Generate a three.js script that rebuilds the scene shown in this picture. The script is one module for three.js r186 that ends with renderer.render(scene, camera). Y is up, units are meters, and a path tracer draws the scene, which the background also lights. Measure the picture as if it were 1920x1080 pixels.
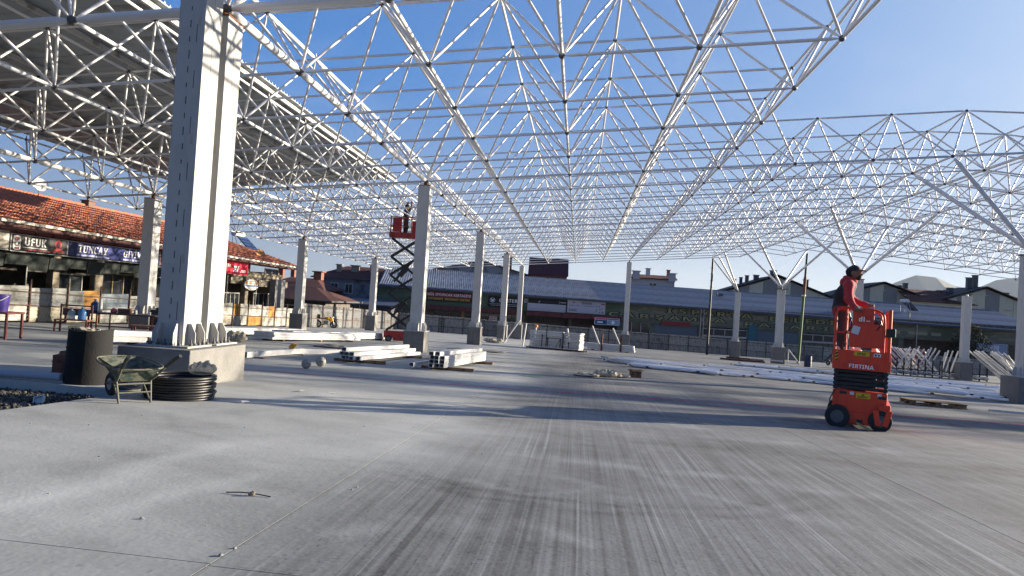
import * as THREE from 'three';
import { mergeGeometries, toCreasedNormals } from 'three/addons/utils/BufferGeometryUtils.js';
import { RoundedBoxGeometry } from 'three/addons/geometries/RoundedBoxGeometry.js';
import { MarchingCubes } from 'three/addons/objects/MarchingCubes.js';

// ---------- camera, sky, sun, exposure ----------
const scene = new THREE.Scene();
const camera = new THREE.PerspectiveCamera(43.17, 16 / 9, 0.05, 40000);
camera.position.set(0, 1.37, 0);
camera.rotation.set(0.0209, 0.09363, 0.06194, 'YXZ');
const renderer = new THREE.WebGLRenderer({ antialias: true });
renderer.toneMapping = THREE.LinearToneMapping;
renderer.toneMappingExposure = 3.2;
renderer.shadowMap.enabled = true;

// value noise
const H2 = new Float32Array(65536); { let s = 1234567; for (let i = 0; i < 65536; i++) { s = (s * 1664525 + 1013904223) >>> 0; H2[i] = s / 4294967296; } }
function vn(x, y) { const xi = Math.floor(x), yi = Math.floor(y); let fx = x - xi, fy = y - yi; fx = fx * fx * (3 - 2 * fx); fy = fy * fy * (3 - 2 * fy); const k = (xi * 12289 + yi * 769) | 0, a = H2[(k ^ k >> 9) & 65535], k1 = k + 12289 | 0, b = H2[(k1 ^ k1 >> 9) & 65535], k2 = k + 769 | 0, c = H2[(k2 ^ k2 >> 9) & 65535], k3 = k + 13058 | 0, e = H2[(k3 ^ k3 >> 9) & 65535]; return a + (b - a) * fx + (c - a) * fy + (a - b - c + e) * fx * fy; }
const fbm = (x, y, n = 4) => { let s = 0, a = 0.5, t = 0; for (let i = 0; i < n; i++) { s += a * vn(x, y); t += a; x = x * 2.03 + 17.1; y = y * 2.03 + 5.7; a *= 0.5; } return s / t; };
const SUN_EL = 9.7 * Math.PI / 180, SUN_AZ = 34 * Math.PI / 180;      // ahead and to the right
const sunDir = new THREE.Vector3(Math.cos(SUN_EL) * Math.cos(SUN_AZ), Math.sin(SUN_EL), -Math.cos(SUN_EL) * Math.sin(SUN_AZ));
{
  const W = 512, Hh = 256, data = new Float32Array(W * Hh * 4), d = new THREE.Vector3();
  const mix = (a, b, t) => a.map((v, i) => v + (b[i] - v) * t), sm = (a, b, x) => { const t = Math.min(1, Math.max(0, (x - a) / (b - a))); return t * t * (3 - 2 * t); };
  for (let r = 0; r < Hh; r++) for (let c = 0; c < W; c++) {
    const v = (r + 0.5) / Hh, u = (c + 0.5) / W, el = (v - 0.5) * Math.PI, az = (u - 0.5) * 2 * Math.PI;
    d.set(Math.cos(el) * Math.cos(az), Math.sin(el), Math.cos(el) * Math.sin(az));
    const cg = d.dot(sunDir), ang = Math.acos(Math.min(1, Math.max(-1, cg)));
    const near = Math.exp(-Math.pow(ang / 0.62, 1.6)), y = d.y;          // brighter air round the sun
    let col = mix([0.35, 0.41, 0.475], [0.035, 0.225, 0.635], sm(-0.02, 0.38, Math.pow(Math.max(0, y), 0.85)));   // horizon to upper sky
    col = mix(col, [0.065, 0.19, 0.53], sm(0.2, 0.55, y)); col = mix(col, [0.03, 0.09, 0.30], sm(0.5, 1, y));
    col = mix(col, [0.46, 0.68, 1.02], Math.min(0.95, near * 1.2));
    col = mix(col, [1.25, 1.2, 1.1], Math.min(0.95, 1.6 * Math.exp(-ang / 0.2)));
    col = mix(col, [0.88, 0.96, 0.99], 0.87 * Math.exp(-Math.abs(y) / 0.10) * sm(1.5, 0.5, ang));
    const ci = fbm(az * 14 + 3, el * 60, 4) * sm(0.16, 0.26, y) * sm(0.42, 0.3, y); col = mix(col, [0.62, 0.72, 0.95], 0.10 * sm(0.45, 0.7, ci));
    const k = 1 / 3.2, o = (r * W + c) * 4;
    data[o] = col[0] * k; data[o + 1] = col[1] * k; data[o + 2] = col[2] * k; data[o + 3] = 1;
  }
  const t = new THREE.DataTexture(data, W, Hh, THREE.RGBAFormat, THREE.FloatType);
  t.mapping = THREE.EquirectangularReflectionMapping; t.magFilter = t.minFilter = THREE.LinearFilter; t.needsUpdate = true;
  scene.background = t; scene.environment = t;
}
const sun = new THREE.DirectionalLight(new THREE.Color(1, 0.875, 0.69), 5);
sun.position.copy(sunDir).multiplyScalar(200); sun.target.position.set(0, 0, -40);
sun.castShadow = true; sun.shadow.mapSize.set(4096, 4096);
Object.assign(sun.shadow.camera, { left: -90, right: 90, top: 90, bottom: -90, near: 1, far: 500 });
scene.add(sun, sun.target);

// ---------- helpers ----------
let seed = 7;
const rnd = () => { seed = (seed * 1664525 + 1013904223) >>> 0; return seed / 4294967296; };
const rr = (a, b) => a + (b - a) * rnd();
const V = (x, y, z) => new THREE.Vector3(x, y, z);
const GX = -0.0143, GZ = 0.0335;                                        // the site falls gently away and to the right
const gy = (x, z) => GX * x + GZ * Math.max(z, -140);
const groundN = V(-GX, 1, -GZ).normalize();
const used = {};
const numbered = (n) => { const k = (used[n] = (used[n] ?? -1) + 1); return k ? n + '_' + String(k).padStart(3, '0') : n; };
const ni = (g) => { const q = g.index ? g.toNonIndexed() : g; for (const k of Object.keys(q.attributes)) if (!['position', 'normal', 'uv'].includes(k)) q.deleteAttribute(k); return q; };
function metreUV(g, s = 1) {                                            // uv in metres by the way each face points
  const p = g.attributes.position, n = p.count, uv = new Float32Array(n * 2), a = V(), b = V(), c = V(), e = V(), f = V();
  for (let i = 0; i < n; i += 3) {
    a.fromBufferAttribute(p, i); b.fromBufferAttribute(p, i + 1); c.fromBufferAttribute(p, i + 2);
    e.subVectors(b, a).cross(f.subVectors(c, a));
    const x = Math.abs(e.x), y = Math.abs(e.y), z = Math.abs(e.z), m = y >= x && y >= z ? 0 : x > z ? 1 : 2;
    [a, b, c].forEach((q, k) => { uv[(i + k) * 2] = (m === 1 ? q.z : q.x) * s; uv[(i + k) * 2 + 1] = (m === 0 ? q.z : q.y) * s; });
  }
  g.setAttribute('uv', new THREE.BufferAttribute(uv, 2)); return g;
}
function merged(gs) {
  gs = (Array.isArray(gs) ? gs : [gs]).map(ni);
  return gs.length > 1 ? mergeGeometries(gs) : gs[0];
}
function obj(name, gs, m, parent = scene, keepUV) {
  let g = merged(gs); if (!keepUV) g = metreUV(g);
  const o = new THREE.Mesh(g, m); o.name = parent === scene ? numbered(name) : name; o.castShadow = o.receiveShadow = true; parent.add(o); return o;
}
const inst = (name, g, m, parent) => { const o = new THREE.Mesh(g, m); o.name = name; o.castShadow = o.receiveShadow = true; parent.add(o); return o; };
function tag(o, label, category, group) { o.userData.label = label; o.userData.category = category; if (group) o.userData.group = group; return o; }
function thing(name, label, category, p = [0, 0, 0], turn = 0, group, flat) {
  const o = new THREE.Group(); o.name = numbered(name); scene.add(o); tag(o, label, category, group);
  o.position.set(p[0], p[1] ?? gy(p[0], p[2]), p[2]);
  if (flat) o.quaternion.setFromUnitVectors(V(0, 1, 0), groundN).multiply(new THREE.Quaternion().setFromAxisAngle(V(0, 1, 0), turn));
  else o.rotation.y = turn;
  return o;
}
const onG = (x, z, h = 0) => [x, gy(x, z) + h, z];
function struct(name, gs, m, keepUV) { const o = obj(name, gs, m, scene, keepUV); o.userData.kind = 'structure'; return o; }
function dup(o, p, turn, label, flat) { const c = o.clone(); c.name = numbered(o.name.replace(/_\d{3}$/, '')); c.userData = { ...o.userData, label: label ?? o.userData.label }; scene.add(c); c.position.set(...p); if (flat) c.quaternion.setFromUnitVectors(V(0, 1, 0), groundN).multiply(new THREE.Quaternion().setFromAxisAngle(V(0, 1, 0), turn)); else c.rotation.set(0, turn, 0); return c; }
const box = (w, h, d, x = 0, y = 0, z = 0, rx = 0, ry = 0, rz = 0) => { const g = new THREE.BoxGeometry(w, h, d); if (rx || ry || rz) g.applyMatrix4(new THREE.Matrix4().makeRotationFromEuler(new THREE.Euler(rx, ry, rz))); return g.translate(x, y, z); };
const rbox = (w, h, d, r, x = 0, y = 0, z = 0, rx = 0, ry = 0, rz = 0) => { const g = new RoundedBoxGeometry(w, h, d, 1, r); if (rx || ry || rz) g.applyMatrix4(new THREE.Matrix4().makeRotationFromEuler(new THREE.Euler(rx, ry, rz))); return g.translate(x, y, z); };
function cyl(a, b, r0, r1 = r0, seg = 8, open = false) {
  const A = a.isVector3 ? a : V(...a), B = b.isVector3 ? b : V(...b), d = B.clone().sub(A), L = d.length();
  return new THREE.CylinderGeometry(r1, r0, L, seg, 1, open).applyQuaternion(new THREE.Quaternion().setFromUnitVectors(V(0, 1, 0), d.divideScalar(L))).translate((A.x + B.x) / 2, (A.y + B.y) / 2, (A.z + B.z) / 2);
}
function beam(a, b, w, h) {                                             // square bar from a to b
  const A = a.isVector3 ? a : V(...a), B = b.isVector3 ? b : V(...b), d = B.clone().sub(A), L = d.length(); d.normalize();
  const up = Math.abs(d.y) > 0.95 ? V(0, 0, 1) : V(0, 1, 0), s = V().crossVectors(up, d).normalize(), u = V().crossVectors(d, s);
  return new THREE.BoxGeometry(w, h, L).applyMatrix4(new THREE.Matrix4().makeBasis(s, u, d).setPosition((A.x + B.x) / 2, (A.y + B.y) / 2, (A.z + B.z) / 2));
}
const curve = (pts, r, n = 24, rs = 6, closed = false) => new THREE.TubeGeometry(new THREE.CatmullRomCurve3(pts.map((p) => V(...p)), closed), n, r, rs, closed);
const lathe = (pts, seg = 20) => new THREE.LatheGeometry(pts.map((p) => new THREE.Vector2(...p)), seg);
function prism(pts, depth, bevel = 0) { const s = new THREE.Shape(pts.map((p) => new THREE.Vector2(...p))); return new THREE.ExtrudeGeometry(s, { depth, bevelEnabled: bevel > 0, bevelThickness: bevel, bevelSize: bevel, bevelSegments: 1, curveSegments: 6 }); }
function quadStrip(P, Q) { const p = []; for (let i = 0; i + 1 < P.length; i++) p.push(...P[i], ...Q[i], ...P[i + 1], ...Q[i], ...Q[i + 1], ...P[i + 1]); const g = new THREE.BufferGeometry(); g.setAttribute('position', new THREE.Float32BufferAttribute(p, 3)); g.computeVertexNormals(); g.setAttribute('uv', new THREE.Float32BufferAttribute(new Float32Array(p.length / 3 * 2), 2)); return g; }
const clamp = (x, a = 0, b = 1) => Math.min(b, Math.max(a, x)), sstep = (a, b, x) => { const t = clamp((x - a) / (b - a)); return t * t * (3 - 2 * t); };
const S2 = new Uint8Array(4097); for (let i = 0; i <= 4096; i++) { const x = i / 4096; S2[i] = Math.round(255 * (x <= 0.0031308 ? 12.92 * x : 1.055 * Math.pow(x, 1 / 2.4) - 0.055)); }
const lin2s = (x) => S2[(x * 4096 + 0.5) | 0];
function tex(w, h, f, srgb = true) {                                    // f(u, v) gives linear colour [r,g,b] or a number
  const d = new Uint8Array(w * h * 4);
  for (let j = 0; j < h; j++) for (let i = 0; i < w; i++) { let c = f(i / w, j / h); if (typeof c === 'number') c = [c, c, c]; const o = (j * w + i) * 4; for (let k = 0; k < 3; k++) d[o + k] = srgb ? lin2s(clamp(c[k])) : Math.round(255 * clamp(c[k])); d[o + 3] = 255; }
  const t = new THREE.DataTexture(d, w, h); t.colorSpace = srgb ? THREE.SRGBColorSpace : THREE.NoColorSpace; t.magFilter = THREE.LinearFilter; t.minFilter = THREE.LinearMipmapLinearFilter; t.generateMipmaps = true; t.wrapS = t.wrapT = THREE.RepeatWrapping; t.needsUpdate = true; return t;
}
const rep = (t, s) => { const c = t.clone(); c.repeat.set(s, s); c.needsUpdate = true; return c; };
const std = (r, g, b, rough = 0.7, metal = 0, extra = {}) => new THREE.MeshStandardMaterial({ color: new THREE.Color().setRGB(r, g, b), roughness: rough, metalness: metal, ...extra });
// general mottling maps (repeat per metre is set by the clone)
const mottle = tex(512, 512, (u, v) => { const p = (x, y) => fbm(x, y, 5); const a = Math.min(u, 1 - u) * 2, w = sstep(0, 0.2, a) * sstep(0, 0.2, Math.min(v, 1 - v) * 2); const q = p(u * 9, v * 9) * w + p(u * 9 + 40, v * 9 + 9) * (1 - w); return 0.62 + 0.38 * sstep(0.2, 0.7, q); }, false);
const faint = tex(512, 512, (u, v) => { const s = sstep(0.55, 0.8, fbm(u * 9, v * 9, 6)), f = fbm(u * 50, v * 50, 3); return [1 - 0.1 * s - 0.06 * f, 1 - 0.11 * s - 0.06 * f, 1 - 0.12 * s - 0.06 * f]; });
const mottleC = tex(512, 512, (u, v) => { const a = fbm(u * 6, v * 6, 6), b = vn(u * 90, v * 90), h = vn(u * 40 + 9, v * 40); const p = h > 0.93 ? 0.25 : 0; return 0.78 + 0.34 * (a - 0.45) + 0.1 * (b - 0.5) - p * 0.5; });
// paint with thin rusty and dusty runs, chips and scuffs
const runs = tex(512, 512, (u, v) => { const r = sstep(0.8, 0.97, vn(u * 64, v * 3.2)) * sstep(0.45, 0.7, fbm(u * 9 + 3, v * 4, 3)), c = sstep(0.93, 0.97, vn(u * 120, v * 90)) * sstep(0.55, 0.7, fbm(u * 6, v * 6 + 9, 3)), s = sstep(0.55, 0.8, fbm(u * 7, v * 3, 5)); return [1 - 0.16 * r - 0.35 * c - 0.09 * s, 1 - 0.22 * r - 0.4 * c - 0.095 * s, 1 - 0.3 * r - 0.45 * c - 0.1 * s]; });
const grime = tex(512, 512, (u, v) => { const s = sstep(0.52, 0.75, fbm(u * 7, v * 7, 6)), f = fbm(u * 60, v * 60, 3); return [1 - 0.45 * s - 0.1 * f, 1 - 0.47 * s - 0.1 * f, 1 - 0.5 * s - 0.1 * f]; });
const bumpy = tex(256, 256, (u, v) => 0.5 * fbm(u * 20, v * 20, 4) + 0.5 * fbm(u * 70, v * 70, 2), false);
const M = {
  whiteSteel: std(0.66, 0.66, 0.665, 0.42, 0, { map: rep(faint, 0.6) }),
  columnNearShaded: std(0.37, 0.366, 0.348, 0.5, 0, { map: rep(runs, 0.5) }),  // darker copy of the column paint, shade of the nearest pair put into its colour
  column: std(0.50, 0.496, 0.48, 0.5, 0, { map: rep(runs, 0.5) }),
  node: std(0.085, 0.085, 0.09, 0.5, 0.3),
  weld: std(0.06, 0.055, 0.05, 0.8),
  rust: std(0.16, 0.06, 0.025, 0.85, 0, { map: rep(grime, 1.2) }),
  pedestal: std(0.205, 0.2, 0.19, 0.85, 0, { map: rep(mottleC, 0.8), bumpMap: rep(bumpy, 0.9), bumpScale: 0.012 }),
  sheet: std(0.26, 0.295, 0.33, 0.5, 0, { map: rep(grime, 0.12) }),
  purlin: std(0.45, 0.45, 0.445, 0.5, 0, { map: rep(grime, 0.4) }),
  dark: std(0.02, 0.02, 0.022, 0.6),
  black: std(0.012, 0.012, 0.013, 0.45),
  galv: std(0.42, 0.43, 0.45, 0.42, 0.6, { map: rep(grime, 0.3) }),
};
// ---------- the space frame roof ----------
const FX = -6.7207, FY = 6.4147, FD = 12.6416, ML = 3.0, MR = 3.47796, SX = 0.09323, SZ = -0.00839, FT = 2.2008, APEX = FX + 8 * ML;
const bottomPos = (i, j) => { const X = FX + i * ML, D = FD + j * MR; return V(X, FY + SX * ML * (8 - Math.abs(i - 8)) + SZ * j * MR, -D); };
const topPos = (i, j) => { const p = bottomPos(i, j); return V(p.x - SX * FT * Math.sign(8 - i), p.y + FT, p.z); };
const hasB = (i, j) => i >= -5 && j >= 0 && ((i <= 4 && j <= 20) || (i > 4 && i <= 8 && j >= 5 && j <= 20) || (i === 9 && j >= 5 && j <= 18) || (i > 9 && i <= 16 && j >= 5 && j <= 16) || (i > 16 && i <= 20 && j >= 5 && j <= 9));  // outermost right bays are unseen, added to carry the shadow-casting sheets
const hasT = (i, j) => i >= -5.5 && j >= -0.5 && ((i <= 4.5 && j <= 19.5) || (i > 4 && i <= 7.5 && j >= 5.5 && j <= 19.5) || (i === 8.5 && j >= 5.5 && j <= 17.5) || (i > 8.5 && i <= 15.5 && j >= 5.5 && j <= 15.5) || (i > 15.5 && i <= 19.5 && j >= 5.5 && j <= 8.5));
const frame = thing('space_frame', 'white tubular steel space frame roof spanning the whole yard on columns', 'roof frame');
{
  const members = [], nodes = [];
  const camQ = camera.quaternion.clone().invert();
  const seen = (p) => { const q = p.clone().sub(camera.position).applyQuaternion(camQ); if (q.z > -0.5) return 0; const x = q.x / -q.z, y = q.y / -q.z; return Math.abs(x) < 0.74 && Math.abs(y) < 0.42 ? 1 / -q.z : 0; };
  const mem = (a, b, r, kind) => members.push({ a, b, r, kind, s: Math.max(seen(a), seen(b), seen(a.clone().lerp(b, 0.5))) * (0.6 + r * 4) });
  for (let i = -6; i <= 20; i++) for (let j = -1; j <= 21; j++) {
    if (hasB(i, j)) {
      const p = bottomPos(i, j); nodes.push({ p, r: (i === 0 || i === -4 || j === 0) ? 0.1 : 0.075 });
      if (hasB(i + 1, j)) mem(p, bottomPos(i + 1, j), j === 0 ? 0.088 : (j % 5 === 0 ? 0.048 : 0.037), 'bottom_chord');
      if (hasB(i, j + 1)) mem(p, bottomPos(i, j + 1), (i === 0 || i === -4) ? (j < 5 ? 0.085 : 0.072) : (i === 8 ? 0.06 : 0.042), 'bottom_chord');
      for (const di of [-0.5, 0.5]) for (const dj of [-0.5, 0.5]) if (hasT(i + di, j + dj)) {
        const col = j % 5 === 0 && (i === 0 || i === -4);
        mem(p, topPos(i + di, j + dj), col ? 0.056 : 0.034, 'diagonal');
      }
    }
    const ti = i + 0.5, tj = j + 0.5;
    if (hasT(ti, tj)) {
      const p = topPos(ti, tj); nodes.push({ p, r: 0.065, top: true });
      if (hasT(ti + 1, tj)) mem(p, topPos(ti + 1, tj), 0.038, 'top_chord');
      if (hasT(ti, tj + 1)) mem(p, topPos(ti, tj + 1), Math.abs(ti) === 0.5 ? 0.062 : 0.04, 'top_chord');
    }
  }
  // one tube with drawn-in ends per length and radius
  const cache = new Map();
  const tubeGeo = (L, r, seg) => {
    const k = Math.round(L * 50) + '_' + Math.round(r * 1000) + '_' + seg;
    if (!cache.has(k)) { const c = 0.09, q = r * 1.9 + 0.06; cache.set(k, new THREE.LatheGeometry([[0.018, c - 0.02], [r * 0.42, c], [r, c + q], [r, L - c - q], [r * 0.42, L - c], [0.018, L - c + 0.02]].map((p) => new THREE.Vector2(...p)), seg)); }
    return cache.get(k);
  };
  const rest = {}, mine = {}, up = V(0, 1, 0), one = V(1, 1, 1);
  members.sort((a, b) => b.s - a.s);
  for (const m of members) {
    const d = m.b.clone().sub(m.a), L = d.length(), q = new THREE.Quaternion().setFromUnitVectors(up, d.divideScalar(L));
    mine[m.kind] = (mine[m.kind] ?? 0) + (m.s > 0 ? 1 : 0);
    if (m.s > 0 && mine[m.kind] <= 300) { const o = inst(m.kind, tubeGeo(L, m.r, 12), M.whiteSteel, frame); o.position.copy(m.a); o.quaternion.copy(q); }
    else (rest[m.kind] ??= []).push(ni(tubeGeo(L, m.r, 7).clone()).applyMatrix4(new THREE.Matrix4().compose(m.a, q, one)));
  }
  nodes.sort((a, b) => seen(b.p) - seen(a.p));
  const ball = [0.1, 0.075, 0.065].map((r) => new THREE.IcosahedronGeometry(r, 1)), rb = [];
  const stub = ni(new THREE.CylinderGeometry(0.012, 0.03, 0.15, 5).translate(0, 0.12, 0));
  const stubs = [];
  nodes.forEach((n, k) => {
    const g = ball[n.r === 0.1 ? 0 : n.r === 0.075 ? 1 : 2];
    if (k < 300 && seen(n.p) > 0) inst('node', g, M.node, frame).position.copy(n.p);
    else rb.push(ni(g.clone()).translate(n.p.x, n.p.y, n.p.z));
    if (n.top && n.p.x < FX + 4.2 * ML) stubs.push(stub.clone().translate(n.p.x, n.p.y, n.p.z));
  });
  for (const k of Object.keys(rest)) obj(k, rest[k], M.whiteSteel, frame, true).userData.kind = 'stuff';
  obj('node', rb, M.node, frame, true).userData.kind = 'stuff';
  obj('stub', stubs, M.whiteSteel, frame, true).userData.kind = 'stuff';
  // purlins carried on the stubs of the left bay
  for (let i = -5; i <= -1; i++) { const a = topPos(i - 0.5, -0.5), b = topPos(i - 0.5, 19.5); a.y += 0.3; b.y += 0.3; a.z += 0.4; obj('purlin', beam(a, b, 0.1, 0.14), M.purlin, frame); }
}
{
  const clad = thing('roof_cladding', 'strip of pale ribbed metal roof sheets laid on the left part of the space frame', 'roof sheets');
  const a = topPos(-5.5, 0), b = topPos(-1.5, 0), n = 34, w = 1.03, pr = [[0, 0]];
  for (let r = 0; r < 4; r++) { const o = r * w / 4; pr.push([o + 0.01, 0.05], [o + 0.13, 0.05], [o + 0.16, 0.11], [o + 0.2, 0.11], [o + 0.23, 0.05]); }
  pr.push([w - 0.006, 0.05], [w - 0.006, 0]);
  const ux = -14.1, x0 = a.x - 0.25, len = b.x + 0.22 - x0, slope = Math.atan(SX);
  const g = metreUV(ni(prism(pr, len / Math.cos(slope)).rotateY(Math.PI / 2).translate(0, 0, 0)));   // ribs run across the slope
  for (let k = 0; k < n; k++) {
    const z = -42.4 + (k + 1) * w, o = inst('roof_sheet', g, M.sheet, clad);
    o.position.set(x0, a.y - 0.25 * SX + 0.385 + SZ * (-z - FD) + (k % 2) * 0.004, z); o.rotation.z = slope;
  }
}
{ // two unseen roof sheets added over the right wing to shade the near floor
  const clad = thing('roof_cladding', 'two unseen roof sheets added over the right wing to cast a floor shadow', 'roof sheets'), a = topPos(14.5, 6.5), L = 17.5;
  const pr = [[0, 0]]; for (let r = 0; r < 4; r++) { const o = r * 0.2575; pr.push([o + 0.01, 0.05], [o + 0.13, 0.05], [o + 0.16, 0.11], [o + 0.2, 0.11], [o + 0.23, 0.05]); } pr.push([1.024, 0.05], [1.024, 0]);
  const g = metreUV(ni(prism(pr, L).rotateY(Math.PI / 2)));
  for (let k = 0; k < 2; k++) { const o = inst('roof_sheet', g, M.sheet, clad); o.position.set(a.x - 0.6, a.y + 0.33, -35.3 - k * 1.03 + 1.03); o.rotation.z = -Math.atan(SX); }
}
// ---------- columns ----------
function gusset(h, w, t) { return prism([[0, 0], [w, 0], [w, h * 0.55], [w * 0.45, h], [0, h]], t).translate(0, 0, -t / 2); }
function column(o) {
  // o: label, x, z, w (across), d (deep), ped [w, d, h], top (world y), shafts [dz, top], struts
  const c = thing('steel_column', o.label, 'column', onG(o.x, o.z), 0, o.group), [pw, pd, phh] = o.ped, base = gy(o.x, o.z);
  const ph = rbox(pw, phh + 0.5, pd, 0.02, o.px ?? 0, phh / 2 - 0.25, o.pz ?? 0);
  obj('pedestal', ph, M.pedestal, c);
  for (const [dz, top] of o.shafts) {
    const h = top - base - phh - 0.03, y = phh + 0.03 + h / 2, hw = o.w / 2, w = o.w, d = o.d;
    // two welded channels with a seam down the middle of the side faces
    obj('shaft', [rbox(w, h, d / 2 - 0.004, 0.012, 0, y, dz - d / 4), rbox(w, h, d / 2 - 0.004, 0.012, 0, y, dz + d / 4), box(w - 0.05, h - 0.1, d - 0.05, 0, y, dz)], o.mat ?? M.column, c);
    if (o.weld) { const b = []; for (let k = 0; k < 26; k++) { b.push(box(0.012, 0.07 + 0.09 * ((k * 7) % 5) / 5, 0.008, -0.02 + 0.004 * (k % 3), phh + 0.5 + k * 0.26, dz + d / 2)); if (k % 3 === 0) b.push(box(0.007, 0.3, 0.006, 0.1, phh + 0.6 + k * 0.26, dz + d / 2)); } obj('weld_bead', b, M.weld, c); }
    obj('base_plate', rbox(w + 0.42, 0.03, d + 0.4, 0.006, 0, phh + 0.015, dz), o.mat ?? M.column, c);
    const gh = o.gh ?? 0.34, gw = 0.15;
    for (const s of [-1, 1]) for (const k of [-1, 1]) {
      obj('gusset', gusset(gh, gw, 0.018).rotateY(s < 0 ? Math.PI : 0).translate(s * hw, phh + 0.03, dz + k * d * 0.27), o.mat ?? M.column, c);
      obj('gusset', gusset(gh, gw, 0.018).rotateY(s < 0 ? Math.PI / 2 : -Math.PI / 2).translate(k * w * 0.3, phh + 0.03, dz + s * d / 2), o.mat ?? M.column, c);
    }
    if (o.bolts) { const b = []; for (const s of [-1, 1]) for (let k = -2; k <= 2; k++) { for (const [x, z] of [[s * (hw + 0.14), dz + k * d * 0.24], [k * w * 0.27, dz + s * (d / 2 + 0.13)]]) { b.push(new THREE.CylinderGeometry(0.03, 0.03, 0.035, 6).translate(x, phh + 0.05, z), new THREE.CylinderGeometry(0.014, 0.014, 0.1, 6).translate(x, phh + 0.08, z)); } } obj('anchor_bolts', b, M.node, c); }
    obj('cap', [rbox(w + (o.capw ?? 0.02), 0.03, d + (o.capw ?? 0.02), 0.006, 0, top - base + 0.012, dz), cyl([0, top - base + 0.02, dz], [0, top - base + 0.15, dz], 0.1, 0.08, 10)], o.capm ?? M.rust, c);
  }
  for (const [i, j] of o.struts ?? []) { const e = bottomPos(i, j).sub(V(o.x, base, o.z)), s = V(0, o.shafts[0][1] - base + 0.16, 0), d = e.clone().sub(s).normalize(); const a = s.clone().addScaledVector(d, 0.12), b = e.clone().addScaledVector(d, -0.1); obj('strut', [cyl(a, a.clone().addScaledVector(d, 0.25), 0.04, 0.088, 12), cyl(a.clone().addScaledVector(d, 0.25), b.clone().addScaledVector(d, -0.25), 0.088, 0.088, 12), cyl(b.clone().addScaledVector(d, -0.25), b, 0.088, 0.045, 12)], M.whiteSteel, c); }
  return c;
}
const CZ = (j) => -(FD + j * MR), CX = (i) => FX + i * ML;
column({ label: 'nearest white column, a pair of box shafts on one large concrete block behind the wheelbarrow', x: CX(0) - 0.05, z: CZ(0) + 0.72, w: 0.47, d: 0.56, ped: [1.24, 1.95, 0.6], px: 0.02, pz: -0.18, shafts: [[0.05, 7.9], [-0.72, FY - 0.22]], mat: M.columnNearShaded, weld: true, bolts: true, gh: 0.36 });
{ const c = scene.children.find((o) => o.name === 'steel_column'); obj('lifting_hook', new THREE.TorusGeometry(0.055, 0.012, 6, 14, 4.4).rotateZ(1.1).translate(0.08, 7.2, 0.345), M.dark, c); }
const near = { w: 0.5, d: 0.56 };
for (const [j, ph, label] of [[5, 0.87, 'tall white column on a concrete block right of the raised red scissor lift'], [10, 1.15, 'white column on a concrete block at the right end of the red toy shop sign'], [15, 1.42, 'white column standing before the black shop sign, third along the middle row'], [20, 1.62, 'farthest white column of the middle row, left of the long white banner']])
  column({ label, x: CX(0), z: CZ(j), ...near, ped: [0.86, 0.9, ph], shafts: [[0, bottomPos(0, j).y - 0.22]] });
for (const [j, ph, label] of [[5, 0.66, 'white column half hidden behind the nearest column pair, by the shop with the blue sign'], [10, 1.1, 'white column on a concrete block standing before the left brick shops'], [15, 1.36, 'white column on a concrete block in front of the grey house left of the raised lift']])
  column({ label, x: CX(-4), z: CZ(j), ...near, ped: [0.9, 0.9, ph], shafts: [[0, bottomPos(-4, j).y - 0.22]] });
column({ label: 'white column at the far end of the frame, right of the stacked white profiles', x: CX(4), z: CZ(20), ...near, ped: [0.9, 0.9, 1.5], shafts: [[0, bottomPos(4, 20).y - 0.22]] });
const dk = std(0.03, 0.03, 0.035, 0.6);
column({ label: 'white column on a concrete block at the right edge of the picture with thick inclined struts', x: APEX - 0.2, z: CZ(5) + 0.5, ...near, w: 0.54, ped: [1.15, 1.25, 1.0], shafts: [[0, 4.42]], struts: [[7, 5], [7, 6], [9, 5], [9, 6]], capw: 0.15, capm: dk });
column({ label: 'white column with inclined struts directly behind the worker in the red hoodie', x: APEX, z: CZ(10), ...near, ped: [0.9, 0.9, 1.2], shafts: [[0, 4.2]], struts: [[7, 9], [7, 11], [9, 9], [9, 11]], capw: 0.1, capm: dk });
column({ label: 'white column with a dark cap and four inclined struts, left of the green pole', x: APEX, z: CZ(15), ...near, w: 0.56, ped: [0.95, 0.95, 1.43], shafts: [[0, 4.02]], struts: [[7, 14], [7, 16], [9, 14], [9, 16]], capw: 0.42, capm: dk });
column({ label: 'farthest column with inclined struts, right of the thin black pole', x: APEX, z: CZ(20), ...near, ped: [0.95, 0.95, 1.7], shafts: [[0, 4.1]], struts: [[7, 20], [7, 19], [7, 18]], capw: 0.02, capm: dk });
column({ label: 'bare white column without struts behind the tilted white pipes on the right', x: 30.1, z: -60, ...near, ped: [0.9, 0.9, 1.4], shafts: [[0, 4.1]], capm: M.column });
// ---------- ground ----------
{
  const g = new THREE.PlaneGeometry(3000, 3000, 60, 60).rotateX(-Math.PI / 2), p = g.attributes.position;
  // grid lines are drawn together near the site so that the fold lies where the slope ends
  for (let i = 0; i < p.count; i++) { const s = (v) => Math.sign(v) * Math.pow(Math.abs(v) / 1500, 2.2) * 1500, x = s(p.getX(i)), z = s(p.getZ(i)) - 40; p.setXYZ(i, x, gy(clamp(x, -150, 150), clamp(z, -140, 60)) - 0.13, z); }
  g.computeVertexNormals();
  struct('ground', g, std(0.13, 0.12, 0.105, 0.95, 0, { map: rep(grime, 0.15), bumpMap: rep(bumpy, 1.1), bumpScale: 0.03 }));
}
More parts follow.
